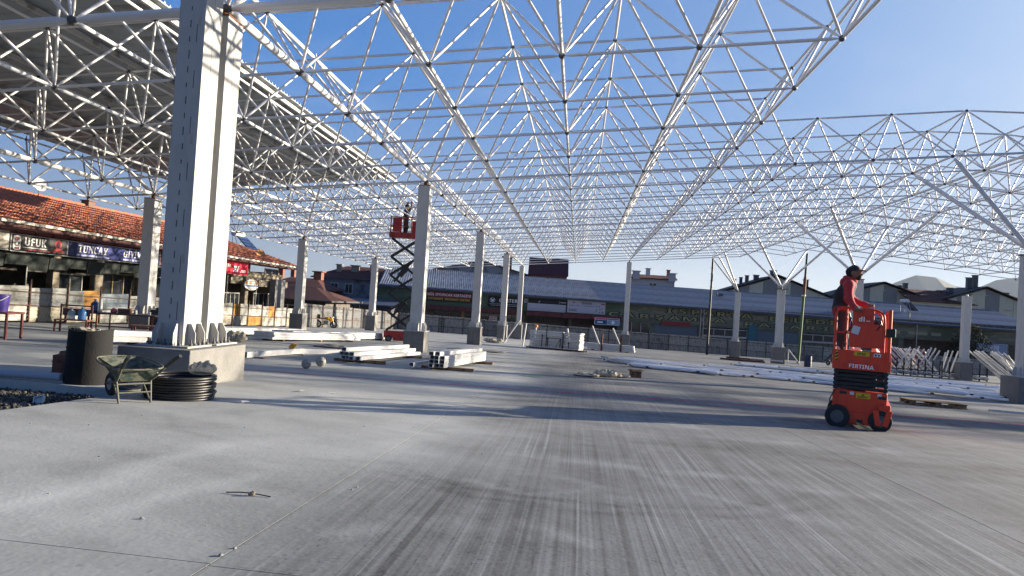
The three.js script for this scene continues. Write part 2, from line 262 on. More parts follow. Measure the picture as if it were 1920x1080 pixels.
// broom marks run away from the viewer on the right, trowel sweeps on the left
// slow parts of the pattern are sampled on a coarse grid and read back between its points
function slow(x0, x1, z0, z1, nx, nz, f) {
  const a = Array.from({ length: (nx + 1) * (nz + 1) }, (_, k) => f(x0 + (x1 - x0) * (k % (nx + 1)) / nx, z0 + (z1 - z0) * Math.floor(k / (nx + 1)) / nz)), m = a[0].length, out = new Float64Array(m);
  return (x, z) => { const u = clamp((x - x0) / (x1 - x0)) * nx * 0.99999, v = clamp((z - z0) / (z1 - z0)) * nz * 0.99999, i = u | 0, j = v | 0, fu = u - i, fv = v - j, k = j * (nx + 1) + i; for (let q = 0; q < m; q++) out[q] = (a[k][q] * (1 - fu) + a[k + 1][q] * fu) * (1 - fv) + (a[k + nx + 1][q] * (1 - fu) + a[k + nx + 2][q] * fu) * fv; return out; };
}
// dust left in sweeps by the trowel machine, and darker stretches, traced where they lie
const DUST = [[[-3.5, -4.24], [-3.36, -5.06], [-3.45, -5.97], [-3.35, -6.93], [-2.9, -7.58], 0.16, 0.07], [[-2.84, -4.21], [-2.8, -4.88], [-2.63, -5.41], [-2.43, -5.94], 0.12, 0.055], [[-0.63, -7.85], [0.62, -7.79], [1.82, -7.77], [2.55, -7.4], 0.16, 0.05], [[-0.38, -5.17], [-0.11, -5.03], [0.14, -4.8], 0.08, 0.05], [[1.71, -6.31], [2.37, -5.91], [2.67, -5.24], 0.16, 0.03], [[-1.39, -4.47], [-0.9, -5.06], [-0.58, -4.91], 0.12, 0.06], [[2.65, -7.69], [3.41, -7.22], [3.66, -6.25], 0.18, 0.035], [[-0.54, -10.22], [0.95, -10.41], [3.36, -11.16], [4.82, -11.05], 0.4, 0.035], [[-4.04, -11.86], [-1.57, -12.28], [1.94, -11.97], 0.5, 0.05], [[6.09, -14.92], [6.84, -13.63], [6.79, -11.7], 0.35, 0.035], [[-1.9, -7.5], [-1.75, -12], [-1.5, -26], 0.55, 0.06], [[-4.12, -4.97], [-3.84, -5.44], [-3.78, -6.11], 0.3, -0.05], [[-1.17, -8.35], [-0.44, -8.59], [0.49, -8.56], 0.4, -0.035], [[1.88, -10.24], [3.02, -10.01], [4.14, -9.46], [5.61, -9.87], 0.7, -0.035], [[-0.9, -6.4], [-0.3, -6.0], [0.3, -6.6], [-0.2, -7.0], [-0.9, -6.6], 0.05, 0.05], [[-1.6, -6.6], [-0.8, -6.05], [0.2, -5.9], [1.4, -6.3], [2.3, -7.2], 0.055, -0.05], [[-1.6, -6.35], [-0.8, -5.8], [0.2, -5.65], [1.5, -6.05], [2.5, -7.0], 0.055, -0.045], [[-5.2, -9], [-4.2, -7.4], [-2.4, -6.6], [-0.4, -7.0], 0.06, -0.04], [[0.9, -9], [0.6, -8], [0.9, -7], [1.6, -6.4], 0.06, 0.045]];
function dust(x, z) {
  let s = 0;
  for (const d of DUST) { const w = d[d.length - 2], amp = d[d.length - 1]; let m = 1e9; for (let k = 0; k + 3 < d.length; k++) { const [ax, az] = d[k], [bx, bz] = d[k + 1], dx = bx - ax, dz = bz - az, t = clamp(((x - ax) * dx + (z - az) * dz) / (dx * dx + dz * dz)); m = Math.min(m, Math.hypot(x - ax - dx * t, z - az - dz * t)); } if (m < w * 3) s += amp * Math.exp(-((m / w) ** 2)) * (0.35 + 1.1 * sstep(0.3, 0.7, fbm(x * 2.2 + 5, z * 2.2, 3))); }
  return s;
}
const slowTerms = (x, z) => {
  const warp = fbm(x * 0.25 + 3, z * 0.25, 3), ang = 0.35, sx = x * Math.cos(ang) + z * Math.sin(ang), sz = -x * Math.sin(ang) + z * Math.cos(ang);
  return [sstep(-2.6, -0.4, x + (warp - 0.5) * 2.2), fbm(x * 0.13 + 11, z * 0.1 + 7, 3) - 0.5, fbm(sx * 0.55 + 7 + 1.4 * warp, sz * 2.0, 4) - 0.5, fbm(x * 0.12 + z * 0.03, z * 0.7 + 20, 4) - 0.5, sstep(0.58, 0.76, fbm(x * 0.7 + 70, z * 0.5 + 12, 4)), 0.06 * (fbm(x * 0.4, z * 0.3, 2) - 0.5), dust(x, z)];
};
function concreteColour(x, z, t) {
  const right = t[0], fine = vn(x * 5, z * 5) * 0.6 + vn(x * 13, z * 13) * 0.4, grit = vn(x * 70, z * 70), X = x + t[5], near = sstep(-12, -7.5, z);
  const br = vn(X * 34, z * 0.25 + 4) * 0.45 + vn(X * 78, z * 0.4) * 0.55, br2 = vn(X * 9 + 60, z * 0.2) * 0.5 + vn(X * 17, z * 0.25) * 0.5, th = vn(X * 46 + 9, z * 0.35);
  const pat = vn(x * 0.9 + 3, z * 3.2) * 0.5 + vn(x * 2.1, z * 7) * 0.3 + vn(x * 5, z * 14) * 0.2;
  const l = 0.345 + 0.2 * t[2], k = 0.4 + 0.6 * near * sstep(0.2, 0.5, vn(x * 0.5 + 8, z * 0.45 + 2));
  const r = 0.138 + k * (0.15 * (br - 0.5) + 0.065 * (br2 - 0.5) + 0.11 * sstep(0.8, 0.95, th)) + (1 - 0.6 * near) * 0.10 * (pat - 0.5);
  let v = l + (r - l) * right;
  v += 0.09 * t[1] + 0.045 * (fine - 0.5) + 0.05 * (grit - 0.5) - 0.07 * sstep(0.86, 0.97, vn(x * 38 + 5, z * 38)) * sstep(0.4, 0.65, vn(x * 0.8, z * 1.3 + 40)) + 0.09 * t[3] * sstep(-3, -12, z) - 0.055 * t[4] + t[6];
  return v;
}
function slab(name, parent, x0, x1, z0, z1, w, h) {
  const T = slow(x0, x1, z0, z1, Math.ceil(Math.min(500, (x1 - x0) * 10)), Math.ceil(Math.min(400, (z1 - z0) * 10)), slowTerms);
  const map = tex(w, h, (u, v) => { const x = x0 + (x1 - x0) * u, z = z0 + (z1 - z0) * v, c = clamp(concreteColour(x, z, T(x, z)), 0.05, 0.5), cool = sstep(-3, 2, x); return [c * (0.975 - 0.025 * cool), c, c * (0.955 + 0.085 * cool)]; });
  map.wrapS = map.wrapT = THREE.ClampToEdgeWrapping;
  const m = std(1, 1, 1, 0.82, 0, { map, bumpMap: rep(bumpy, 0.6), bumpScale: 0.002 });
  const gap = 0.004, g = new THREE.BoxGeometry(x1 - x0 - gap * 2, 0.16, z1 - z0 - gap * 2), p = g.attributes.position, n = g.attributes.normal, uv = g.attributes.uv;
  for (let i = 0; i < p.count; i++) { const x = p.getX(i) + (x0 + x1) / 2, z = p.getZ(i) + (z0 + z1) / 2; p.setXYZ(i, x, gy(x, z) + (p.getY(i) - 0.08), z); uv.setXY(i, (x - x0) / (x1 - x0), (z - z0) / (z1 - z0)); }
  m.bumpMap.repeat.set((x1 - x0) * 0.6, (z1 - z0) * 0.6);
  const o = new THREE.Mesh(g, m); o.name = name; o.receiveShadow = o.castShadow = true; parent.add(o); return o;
}
{
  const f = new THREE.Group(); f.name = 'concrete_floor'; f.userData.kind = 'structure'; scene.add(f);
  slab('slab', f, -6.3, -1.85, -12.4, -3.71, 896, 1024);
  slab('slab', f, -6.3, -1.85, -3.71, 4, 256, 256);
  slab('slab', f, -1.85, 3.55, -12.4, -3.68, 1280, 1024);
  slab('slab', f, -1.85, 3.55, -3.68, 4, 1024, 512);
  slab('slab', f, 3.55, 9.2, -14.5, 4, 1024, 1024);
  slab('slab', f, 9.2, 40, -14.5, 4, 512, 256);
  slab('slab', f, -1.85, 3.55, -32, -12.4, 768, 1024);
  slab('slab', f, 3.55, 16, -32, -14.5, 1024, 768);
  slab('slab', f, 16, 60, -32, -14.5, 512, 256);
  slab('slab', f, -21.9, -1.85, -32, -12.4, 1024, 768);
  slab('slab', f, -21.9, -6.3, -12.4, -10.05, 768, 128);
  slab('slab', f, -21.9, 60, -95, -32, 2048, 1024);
}
// ---------- fences ----------
const MF = {
  galv: [0, 1, 2, 3].map((k) => std(0.20 + 0.03 * k, 0.205 + 0.03 * k, 0.21 + 0.028 * k, 0.5, 0.35, { map: rep(grime, 0.35 + 0.13 * k) })),
  cream: std(0.33, 0.305, 0.235, 0.7, 0, { map: rep(grime, 0.6) }), greyS: std(0.24, 0.25, 0.245, 0.65, 0, { map: rep(grime, 0.45) }), pale: std(0.31, 0.31, 0.285, 0.65, 0, { map: rep(grime, 0.5) }),
  ochre: std(0.34, 0.165, 0.03, 0.8, 0, { map: rep(grime, 0.8) }), blueS: std(0.15, 0.19, 0.23, 0.6, 0, { map: rep(grime, 0.5) }),
  post: std(0.10, 0.045, 0.03, 0.8, 0, { map: rep(grime, 1.5) }), dpost: std(0.025, 0.025, 0.028, 0.7),
};
function corrugated(w, h, pitch, depth) {                                // ribs stand upright; front face towards +z
  const n = Math.round(w / pitch), pts = [];
  for (let k = 0; k < n; k++) { const x = -w / 2 + k * w / n, q = w / n; pts.push([x, 0], [x + q * 0.35, 0], [x + q * 0.5, depth], [x + q * 0.85, depth]); }
  pts.push([w / 2, 0]);
  const P = pts.map(([x, z]) => [x, 0, z]), Q = pts.map(([x, z]) => [x, h, z]), g = quadStrip(Q, P); return metreUV(g);
}
function fenceRun(f, a, b, n, h, opts) {                                 // a, b in the plan
  const dx = (b[0] - a[0]) / n, dz = (b[1] - a[1]) / n, turn = Math.atan2(-dz, dx), L = Math.hypot(dx, dz), hold = new THREE.Group();
  for (let k = 0; k < n; k++) {
    const x = a[0] + dx * (k + 0.5), z = a[1] + dz * (k + 0.5), y = gy(x, z);
    opts.bay(f, x, y, z, turn, L, k);
    const px = a[0] + dx * k, pz = a[1] + dz * k;
    const p = inst('post', opts.postG, opts.postM, f); p.position.set(px, gy(px, pz), pz); p.rotation.set(0, turn, rr(-0.012, 0.012)); p.translateZ(opts.pz ?? 0.06);
    for (const ry of opts.rails) { const r = inst('rail', opts.railG(L), opts.postM, f); r.position.set(x, y + ry, z); r.rotation.set(0, turn, Math.atan2(gy(a[0] + dx * (k + 1), a[1] + dz * (k + 1)) - gy(px, pz), L)); r.translateZ(opts.pz ?? 0.06); }
  }
}
{
  // left: reused sheets nailed sideways in two rows
  const f = thing('sheet_fence', 'patched fence of reused grey, cream and ochre sheet metal before the left shops', 'fence', [0, 0, 0]);
  const ribs = (w, h, n) => { const P = [], Q = []; for (let k = 0; k <= n; k++) { const y = h * k / n; P.push([-w / 2, y, 0], [-w / 2, y + 0.012, 0.02]); Q.push([w / 2, y, 0], [w / 2, y + 0.012, 0.02]); } return metreUV(quadStrip(P.slice(0, -1), Q.slice(0, -1))); };
  const up = ribs(2.02, 0.78, 5), lo = ribs(2.0, 0.62, 4), half = ribs(0.95, 0.78, 5), railC = {};
  const cols = [MF.pale, MF.pale, MF.greyS, [MF.greyS, MF.ochre], MF.blueS, MF.pale, MF.greyS, MF.pale, [MF.greyS, MF.blueS], MF.pale, [MF.ochre, MF.pale], MF.pale, [MF.pale, MF.ochre], MF.greyS, MF.pale], low = [MF.greyS, MF.pale, MF.cream, MF.cream, MF.pale, MF.cream, MF.pale, MF.cream, MF.pale, MF.cream, MF.pale, MF.ochre, MF.cream, MF.pale, MF.cream];
  fenceRun(f, [-22.2, -23.2], [-22.3, -56.2], 15, 1.3, {
    postG: box(0.06, 1.75, 0.05, 0, 0.85, 0), postM: MF.post, rails: [0.68, 1.22], railG: (L) => (railC[L] ??= box(L, 0.035, 0.03)), pz: 0.05,
    bay: (f, x, y, z, turn, L, k) => {
      const add = (g, m, dx, dy, dz, t) => { const s = inst('sheet', g, m, f); s.position.set(x, y, z); s.rotation.set(0, turn, t); s.translateX(dx); s.translateY(dy); s.translateZ(dz); s.scale.x = L / 2.02; };
      const c = cols[k % 15], t = rr(-0.02, 0.02);
      if (Array.isArray(c)) { add(half, c[0], -0.52, 0.66, 0.004, t); add(half, c[1], 0.52, 0.67, 0, t + 0.01); } else add(up, c, 0, 0.64 + rr(-0.03, 0.06), 0, t);
      add(lo, low[k % 15], rr(-0.05, 0.05), 0.03, -0.02, rr(-0.015, 0.015));
    },
  });
}
const vposts = { postG: box(0.06, 1.95, 0.06, 0, 0.95, 0), postM: MF.dpost, rails: [0.75, 1.72], pz: 0.09 };
const rc = {}; vposts.railG = (L) => (rc[L] ??= box(L, 0.04, 0.04));
function metalFence(label, a, b, n, tone, h, pm) {
  const f = thing('metal_fence', label, 'fence', [0, 0, 0]), gs = {};
  fenceRun(f, a, b, n, h, { ...vposts, postM: pm ?? MF.dpost, bay: (f, x, y, z, turn, L, k) => { const s = inst('sheet', (gs[L] ??= corrugated(L - 0.02, h, 0.2, 0.035)), MF.galv[(k * 3 + tone) % 4], f); s.position.set(x, y + 0.02 + rr(-0.02, 0.03), z); s.rotation.set(0, turn, Math.atan2(gy(b[0], b[1]) - gy(a[0], a[1]), L * n) + rr(-0.006, 0.006)); } });
  return f;
}
metalFence('bright corrugated metal fence behind the parked yellow motorcycle', [-22.3, -56.4], [-20.5, -81.3], 11, 2, 1.9, MF.post);
metalFence('long grey corrugated metal fence with dark posts before the blue roofed market hall', [-20.4, -81.5], [54, -98], 31, 0, 1.9);
// graffiti on the long fence is flat paint on one sheet
// ---------- lettering helper ----------
function canvasMat(w, h, draw, rough = 0.6) { const c = document.createElement('canvas'); c.width = w; c.height = h; draw(c.getContext('2d'), w, h); const t = new THREE.CanvasTexture(c); t.colorSpace = THREE.SRGBColorSpace; return new THREE.MeshStandardMaterial({ map: t, roughness: rough }); }
const txt = (g, s, x, y, size, col, font = 'sans-serif', w, weight = 'bold', stroke) => { g.font = `${weight} ${size}px ${font}`; g.textAlign = 'center'; g.textBaseline = 'middle'; if (stroke) { g.strokeStyle = stroke; g.lineWidth = size * 0.14; w ? g.strokeText(s, x, y, w) : g.strokeText(s, x, y); } g.fillStyle = col; w ? g.fillText(s, x, y, w) : g.fillText(s, x, y); };
// rows of print too small to read in the photograph
const smallPrint = (g, x0, x1, y, h, col, s) => { g.fillStyle = col; let x = x0, k = s * 37; while (x < x1) { const w = h * (0.35 + 0.5 * H2[k++ & 65535]), hh = h * (0.7 + 0.3 * H2[k++ & 65535]); if (H2[k++ & 65535] > 0.16) { g.fillRect(x, y - hh / 2, w * 0.3, hh); g.fillRect(x, y - hh / 2 + hh * (H2[k++ & 65535] > 0.5 ? 0 : 0.4), w, hh * 0.22); g.fillRect(x + w * 0.7, y - hh / 2, w * 0.28, hh); } x += w + h * 0.16; } };
function quad(pts) { const g = new THREE.BufferGeometry(), [a, b, c, d] = pts; g.setAttribute('position', new THREE.Float32BufferAttribute([...a, ...b, ...c, ...a, ...c, ...d], 3)); g.setAttribute('uv', new THREE.Float32BufferAttribute([0, 0, 1, 0, 1, 1, 0, 0, 1, 1, 0, 1], 2)); g.computeVertexNormals(); return g; }
function board(name, label, cat, place, w, h, mat, frameM, t = 0.08, group) {   // place(o) puts the board's middle foot on its wall
  const o = thing(name, label, cat, [0, 0, 0], 0, group); place(o);
  obj('panel', rbox(w, h, t, 0.01, 0, h / 2, -t / 2 - 0.004), frameM, o);
  obj('print', quad([[-w / 2 + 0.03, 0.03, 0], [w / 2 - 0.03, 0.03, 0], [w / 2 - 0.03, h - 0.03, 0], [-w / 2 + 0.03, h - 0.03, 0]]), mat, o, true);
  return o;
}
// ---------- left row of shops ----------
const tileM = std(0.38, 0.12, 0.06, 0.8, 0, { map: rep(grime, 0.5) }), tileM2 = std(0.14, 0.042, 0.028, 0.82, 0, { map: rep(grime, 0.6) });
function tiles(u0, u1, f, courses, pitch = 0.18) {                       // f(u, v) -> [x, y, z]; v climbs the slope; waves along u
  const P = [], n = Math.max(2, Math.round((u1 - u0) / pitch)) * 4, pos = [];
  for (let c = 0; c < courses; c++) {
    const row = (v, lift) => Array.from({ length: n + 1 }, (_, i) => { const u = u0 + (u1 - u0) * i / n, p = f(u, v); p[1] += lift + 0.02 * Math.cos(i * Math.PI / 2) + 0.012 * (H2[(i >> 2) * 131 + c * 977 & 65535] - 0.5); return p; });
    const a = row(c / courses, 0.055), b = row((c + 1) / courses, 0.012);
    for (let i = 0; i < n; i++) pos.push(...a[i], ...a[i + 1], ...b[i], ...a[i + 1], ...b[i + 1], ...b[i]);
    const lo = row(c / courses, 0.0);
    for (let i = 0; i < n; i++) pos.push(...lo[i], ...lo[i + 1], ...a[i], ...lo[i + 1], ...a[i + 1], ...a[i]);
  }
  const g = new THREE.BufferGeometry(); g.setAttribute('position', new THREE.Float32BufferAttribute(pos, 3)); g.computeVertexNormals(); g.setAttribute('uv', new THREE.Float32BufferAttribute(new Float32Array(pos.length / 3 * 2), 2)); return g;
}
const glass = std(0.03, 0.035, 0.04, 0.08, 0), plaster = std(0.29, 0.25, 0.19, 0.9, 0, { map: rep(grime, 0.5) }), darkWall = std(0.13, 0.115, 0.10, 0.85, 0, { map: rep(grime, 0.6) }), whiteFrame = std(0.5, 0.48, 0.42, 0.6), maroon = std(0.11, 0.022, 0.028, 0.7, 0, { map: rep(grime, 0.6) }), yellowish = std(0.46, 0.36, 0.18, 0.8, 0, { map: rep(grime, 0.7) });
{
  // local x runs away from the viewer along the row, local z towards the yard
  const B = thing('shop_row', 'long low row of shops under an orange tiled roof on the left', 'shops', [-25.6, 0, 0], Math.PI / 2);
  obj('wall', [box(43, 6, 0.3, 38.6, -2.6, -10.9), box(0.3, 5.6, 10.6, 17.2, 0, -5.45), box(0.3, 5.4, 10.6, 60.2, 0, -5.45), box(9.2, 0.95, 0.3, 56.0, 2.05, -0.14)], plaster, B); obj('upper_wall', box(37, 0.9, 0.26, 36, 2.85, -0.16), maroon, B);
  obj('back_room', [box(43, 5, 0.2, 38.6, 0, -3.2), box(43, 0.1, 3.2, 38.6, 2.25, -1.7)], darkWall, B);  // kept dark brown to stand in for the shade inside the shops
  // roof slope to the yard, its far hip, tiles in courses
  const eL = -24.2 + 25.6, rL = -31 + 25.6, ey = (x) => 3.62 - (x - 28) * 0.0085;
  const slope = (x, v) => [x, ey(x) + (5.78 - ey(x)) * v, eL + (rL - eL) * v];
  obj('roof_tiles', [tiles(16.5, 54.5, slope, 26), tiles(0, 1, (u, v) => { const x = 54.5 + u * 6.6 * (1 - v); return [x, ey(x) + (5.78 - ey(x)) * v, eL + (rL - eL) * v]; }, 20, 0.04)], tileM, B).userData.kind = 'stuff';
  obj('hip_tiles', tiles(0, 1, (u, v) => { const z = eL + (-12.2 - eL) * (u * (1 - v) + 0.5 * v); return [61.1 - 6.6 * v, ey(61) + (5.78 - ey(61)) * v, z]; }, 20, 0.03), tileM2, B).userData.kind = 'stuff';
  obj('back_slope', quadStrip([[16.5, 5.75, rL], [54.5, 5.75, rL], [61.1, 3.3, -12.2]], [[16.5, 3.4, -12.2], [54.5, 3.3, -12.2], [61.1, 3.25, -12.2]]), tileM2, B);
  const caps = []; for (let k = 0; k < 95; k++) caps.push(new THREE.CylinderGeometry(0.13, 0.105, 0.45, 7, 1, false, 0, Math.PI).rotateZ(-Math.PI / 2).rotateX(-Math.PI / 2).translate(16.7 + k * 0.4, 5.8, rL)); obj('ridge_tiles', caps, tileM, B).userData.kind = 'stuff';
  obj('fascia', [beam([16.5, ey(16.5) - 0.17, eL - 0.06], [60.9, ey(61) - 0.17, eL - 0.06], 0.05, 0.24)], std(0.10, 0.045, 0.04, 0.8), B);
  obj('gutter', [beam([16.5, ey(16.5) - 0.07, eL + 0.05], [61, ey(61) - 0.07, eL + 0.05], 0.13, 0.12)], whiteFrame, B);
  obj('soffit', [beam([16.5, 3.36, 0.55], [60.9, 3.1, 0.55], 1.6, 0.03)], maroon, B);
  const sc = []; for (let x = 17; x < 46; x += 1.15) sc.push(box(1.02, 0.13, 0.03, x, 3.24, 0.42)); sc.forEach((g) => obj('trim_board', g, std(0.24, 0.06, 0.06, 0.75), B));
  // shop fronts
  const wf = (x0, x1, y0, y1, nx, ny, m = whiteFrame) => {
    const w = obj('window', [box(x1 - x0 + 0.1, 0.07, 0.08, (x0 + x1) / 2, y1, -0.05), box(x1 - x0 + 0.1, 0.07, 0.08, (x0 + x1) / 2, y0, -0.05), ...Array.from({ length: nx + 1 }, (_, k) => box(0.06, y1 - y0, 0.07, x0 + (x1 - x0) * k / nx, (y0 + y1) / 2, -0.05)), ...Array.from({ length: Math.max(0, ny - 1) }, (_, k) => box(x1 - x0, 0.05, 0.065, (x0 + x1) / 2, y0 + (y1 - y0) * (k + 1) / ny, -0.05))], m, B);
    for (let k = 0; k < nx; k++) obj('pane', box((x1 - x0) / nx - 0.06, y1 - y0 - 0.07, 0.012, x0 + (x1 - x0) * (k + 0.5) / nx, (y0 + y1) / 2, -0.07), glass, w);
  };
  wf(33.6, 35.4, -0.6, 1.45, 2, 1); wf(36.9, 39.8, -0.8, 1.62, 3, 2, yellowish); wf(40.4, 44, -0.9, 1.6, 3, 2); wf(50.2, 52.9, -1.0, 0.85, 4, 2); wf(55.4, 58.2, -1.2, 0.9, 3, 1); wf(60.6 - 3.4, 59.8, 2.15, 2.95, 2, 1); wf(26.5, 29, -0.6, 1.5, 2, 2);
  [box(0.55, 4.6, 0.35, 36.4, 0, 0.05), box(0.45, 4.6, 0.35, 33.2, 0, 0.05), box(0.5, 4.6, 0.35, 40.1, 0, 0.05), box(0.5, 4.6, 0.35, 46, -0.1, 0.05), box(0.5, 4.6, 0.35, 53.6, -0.2, 0.05)].forEach((g) => obj('pillar', g, plaster, B));
  obj('low_wall', [box(2.6, 1.5, 0.2, 51.6, -1.7, -0.12), box(6.5, 2.3, 0.2, 56.9, -1.6, -0.22), box(5.6, 0.5, 0.9, 57.5, 1.7, 0.2)], plaster, B);
  obj('awning', [beam([17, 2.16, 0.55], [46, 2.0, 0.55], 1.5, 0.03), ...Array.from({ length: 22 }, (_, k) => box(1.28, 0.42 + 0.12 * ((k * 5) % 3), 0.03, 17.6 + k * 1.3, 1.93 - 0.05 * ((k * 5) % 3), 1.28 + 0.04 * (k % 2), 0.12))], std(0.022, 0.03, 0.028, 0.9, 0, { map: rep(grime, 1) }), B);
  for (let k = 0; k < 9; k++) obj('awning_pole', cyl([20.8 + k * 4.6, -1.6, 1.25], [20.8 + k * 4.6, 2.1, 1.25], 0.025), whiteFrame, B);
  obj('column', box(1.9, 3.6, 0.5, 57.4, 0.3, 1.0), std(0.17, 0.17, 0.175, 0.85), B);
  obj('chimney', [box(0.6, 0.5, 0.5, 42.8, 5.85, rL + 0.05), box(0.75, 0.06, 0.65, 42.8, 6.12, rL + 0.05), cyl([42.8, 6.1, rL], [42.8, 6.5, rL], 0.07)], std(0.15, 0.09, 0.07, 0.9), B);
  // solar water heater on the hip
}
const onLeft = (z, y, dx = 0) => (o) => { o.position.set(-25.2 + dx, y, -z); o.rotation.y = Math.PI / 2; };
const whiteM = std(0.6, 0.6, 0.58, 0.6);
board('sign_board', 'pale blank sign board at the left picture edge, beside the black sign with a cup', 'sign', onLeft(28.4, 2.33), 3.0, 0.86, std(0.5, 0.47, 0.39, 0.7, 0, { map: rep(mottle, 0.5) }), whiteM);
board('sign_board', 'black shop sign lettered UFUK with a red and white cup emblem', 'sign', onLeft(31.8, 2.31), 3.58, 0.8, canvasMat(896, 200, (g, w, h) => {
  g.fillStyle = '#16161a'; g.fillRect(0, 0, w, h); g.fillStyle = '#e8e6e2'; g.beginPath(); g.roundRect(26, 12, 110, 178, 26); g.fill();
  g.fillStyle = '#15151a'; g.beginPath(); g.moveTo(40, 92); g.lineTo(122, 92); g.quadraticCurveTo(122, 140, 96, 140); g.lineTo(66, 140); g.quadraticCurveTo(40, 140, 40, 92); g.fill(); g.fillStyle = '#e8e6e2'; g.fillRect(64, 60, 34, 66);
  g.fillStyle = '#b3202c'; for (let k = 0; k < 3; k++) { g.beginPath(); g.moveTo(46 + k * 25, 68); g.lineTo(62 + k * 15, 26); g.lineTo(70 + k * 14, 26); g.lineTo(66 + k * 25, 68); g.fill(); } g.fillRect(44, 152, 76, 22);
  txt(g, 'UFUK', 365, 76, 134, '#f2f1ee', 'sans-serif', 390); g.fillStyle = '#bbb'; g.fillRect(170, 142, 380, 9); g.fillStyle = '#a12631'; for (let k = 0; k < 9; k++) g.fillRect(180 + k * 78, 166, 58, 16);
  g.fillStyle = '#a62a33'; g.beginPath(); g.ellipse(740, 66, 62, 56, 0, 0, 7); g.fill(); g.beginPath(); g.moveTo(640, 160); g.quadraticCurveTo(740, 70, 850, 160); g.fill(); g.fillStyle = '#3a2224'; g.beginPath(); g.ellipse(740, 82, 36, 36, 0, 0, 7); g.fill();
}), whiteM);
board('sign_board', 'blue shop sign lettered TUNCAY in white above the patched fence', 'sign', onLeft(37.6, 2.3), 7.98, 0.8, canvasMat(1600, 160, (g, w, h) => {
  const q = g.createLinearGradient(0, 0, w, 0); q.addColorStop(0, '#14215f'); q.addColorStop(0.5, '#182a76'); q.addColorStop(1, '#131e58'); g.fillStyle = q; g.fillRect(0, 0, w, h);
  g.save(); g.transform(1, 0, -0.12, 1, 0, 0); txt(g, 'TUNCAY', 385, 66, 108, '#f3f3f1', 'serif', 590); txt(g, 'GİYİM', 1060, 66, 108, '#f3f3f1', 'serif', 470); g.restore();
  smallPrint(g, 130, 640, 136, 24, '#dfe2ee', 3); smallPrint(g, 880, 1250, 136, 24, '#dfe2ee', 9);
}), whiteM);
board('banner', 'red cloth banner lettered AV on the left shops right of the nearest column', 'banner', onLeft(50.2, 2.2, 0.5), 3.9, 0.95, canvasMat(640, 160, (g, w, h) => { g.fillStyle = '#c81f3c'; g.fillRect(0, 0, w, h); txt(g, 'OCAK', 110, 58, 62, '#f4eef0', 'sans-serif', 190); txt(g, 'AV', 330, 96, 110, '#fff', 'sans-serif', 170, 'bold', '#2a2a50'); txt(g, '.com', 510, 112, 64, '#f4eef0', 'sans-serif', 200); }, 0.85), std(0.4, 0.03, 0.05, 0.8), 0.03);
{
  const o = thing('round_sign', 'round orange and blue shop sign hanging at the left shops', 'sign', [0, 0, 0]); onLeft(53.6, 1.12, 0.2)(o);
  obj('panel', new THREE.CylinderGeometry(0.5, 0.5, 0.08, 28).rotateX(Math.PI / 2).scale(2.4, 0.85, 1).translate(0, 0.42, -0.046), whiteM, o);
  const cg = new THREE.CircleGeometry(0.5, 28).scale(2.3, 0.82, 1).translate(0, 0.42, 0);
  obj('print', cg, canvasMat(256, 128, (g, w, h) => { g.fillStyle = '#e9e2d2'; g.fillRect(0, 0, w, h); g.fillStyle = '#d9722a'; g.fillRect(0, 22, w, 34); g.fillStyle = '#4a6fa0'; g.fillRect(0, 66, w, 22); smallPrint(g, 60, 200, 39, 18, '#fff', 5); smallPrint(g, 50, 210, 77, 12, '#e9e2d2', 8); }), o, true);
}
function dish(label, p, r, yaw, m = whiteM) {
  const o = thing('satellite_dish', label, 'dish', p, yaw), pts = []; for (let k = 0; k <= 8; k++) { const q = r * k / 8; pts.push([q, 0.28 * q * q / r]); }
  obj('reflector', lathe([...pts, [r, 0.28 * r + 0.015], ...pts.slice(0, -1).reverse().map(([a, b]) => [a, b - 0.015])], 24).rotateX(Math.PI / 2 - 0.5).translate(0, r + 0.35, 0), m, o);
  obj('mast', [cyl([0, -0.1, -0.1], [0, r + 0.3, -0.1], 0.025), cyl([0, r * 0.4 + 0.3, 0], [0, r + 0.2, r * 0.9], 0.015), cyl([0, r + 0.17, r * 0.85], [0, r + 0.3, r * 0.95], 0.035)], M.node, o); return o;
}
dish('white satellite dish on the ridge of the orange tiled roof', [-30.6, 5.55, -38.2], 0.42, 1.0);
dish('orange brown satellite dish at the eave of the left shops, right of the nearest column', [-25.6, 3.3, -55.9], 0.4, 1.0, std(0.42, 0.19, 0.06, 0.6));
function solarHeater(label, p, yaw, s = 1) {
  const o = thing('solar_heater', label, 'solar heater', p, yaw); o.scale.setScalar(s);
  obj('tank', cyl([-0.85, 1.75, -0.5], [0.85, 1.75, -0.5], 0.27, 0.27, 14), whiteM, o);
  obj('collector', [box(1.9, 0.07, 1.9, 0, 0.85, 0.55, 0.75), box(0.05, 0.09, 1.92, -0.95, 0.85, 0.55, 0.75), box(0.05, 0.09, 1.92, 0.95, 0.85, 0.55, 0.75)], std(0.03, 0.045, 0.09, 0.15), o);
  obj('stand', [...[-0.8, 0.8].flatMap((x) => [cyl([x, 0, -0.6], [x, 1.6, -0.6], 0.025), cyl([x, 0, 0.2], [x, 1.5, -0.4], 0.025), cyl([x, 0.1, 1.2], [x, 1.6, -0.3], 0.02)]), cyl([-0.8, 0.2, 1.15], [0.8, 0.2, 1.15], 0.025)], M.galv, o); return o;
}
solarHeater('solar water heater with a tilted panel on the left tiled roof end', [-30.3, 4.3, -62.6], Math.PI / 2, 1.0);
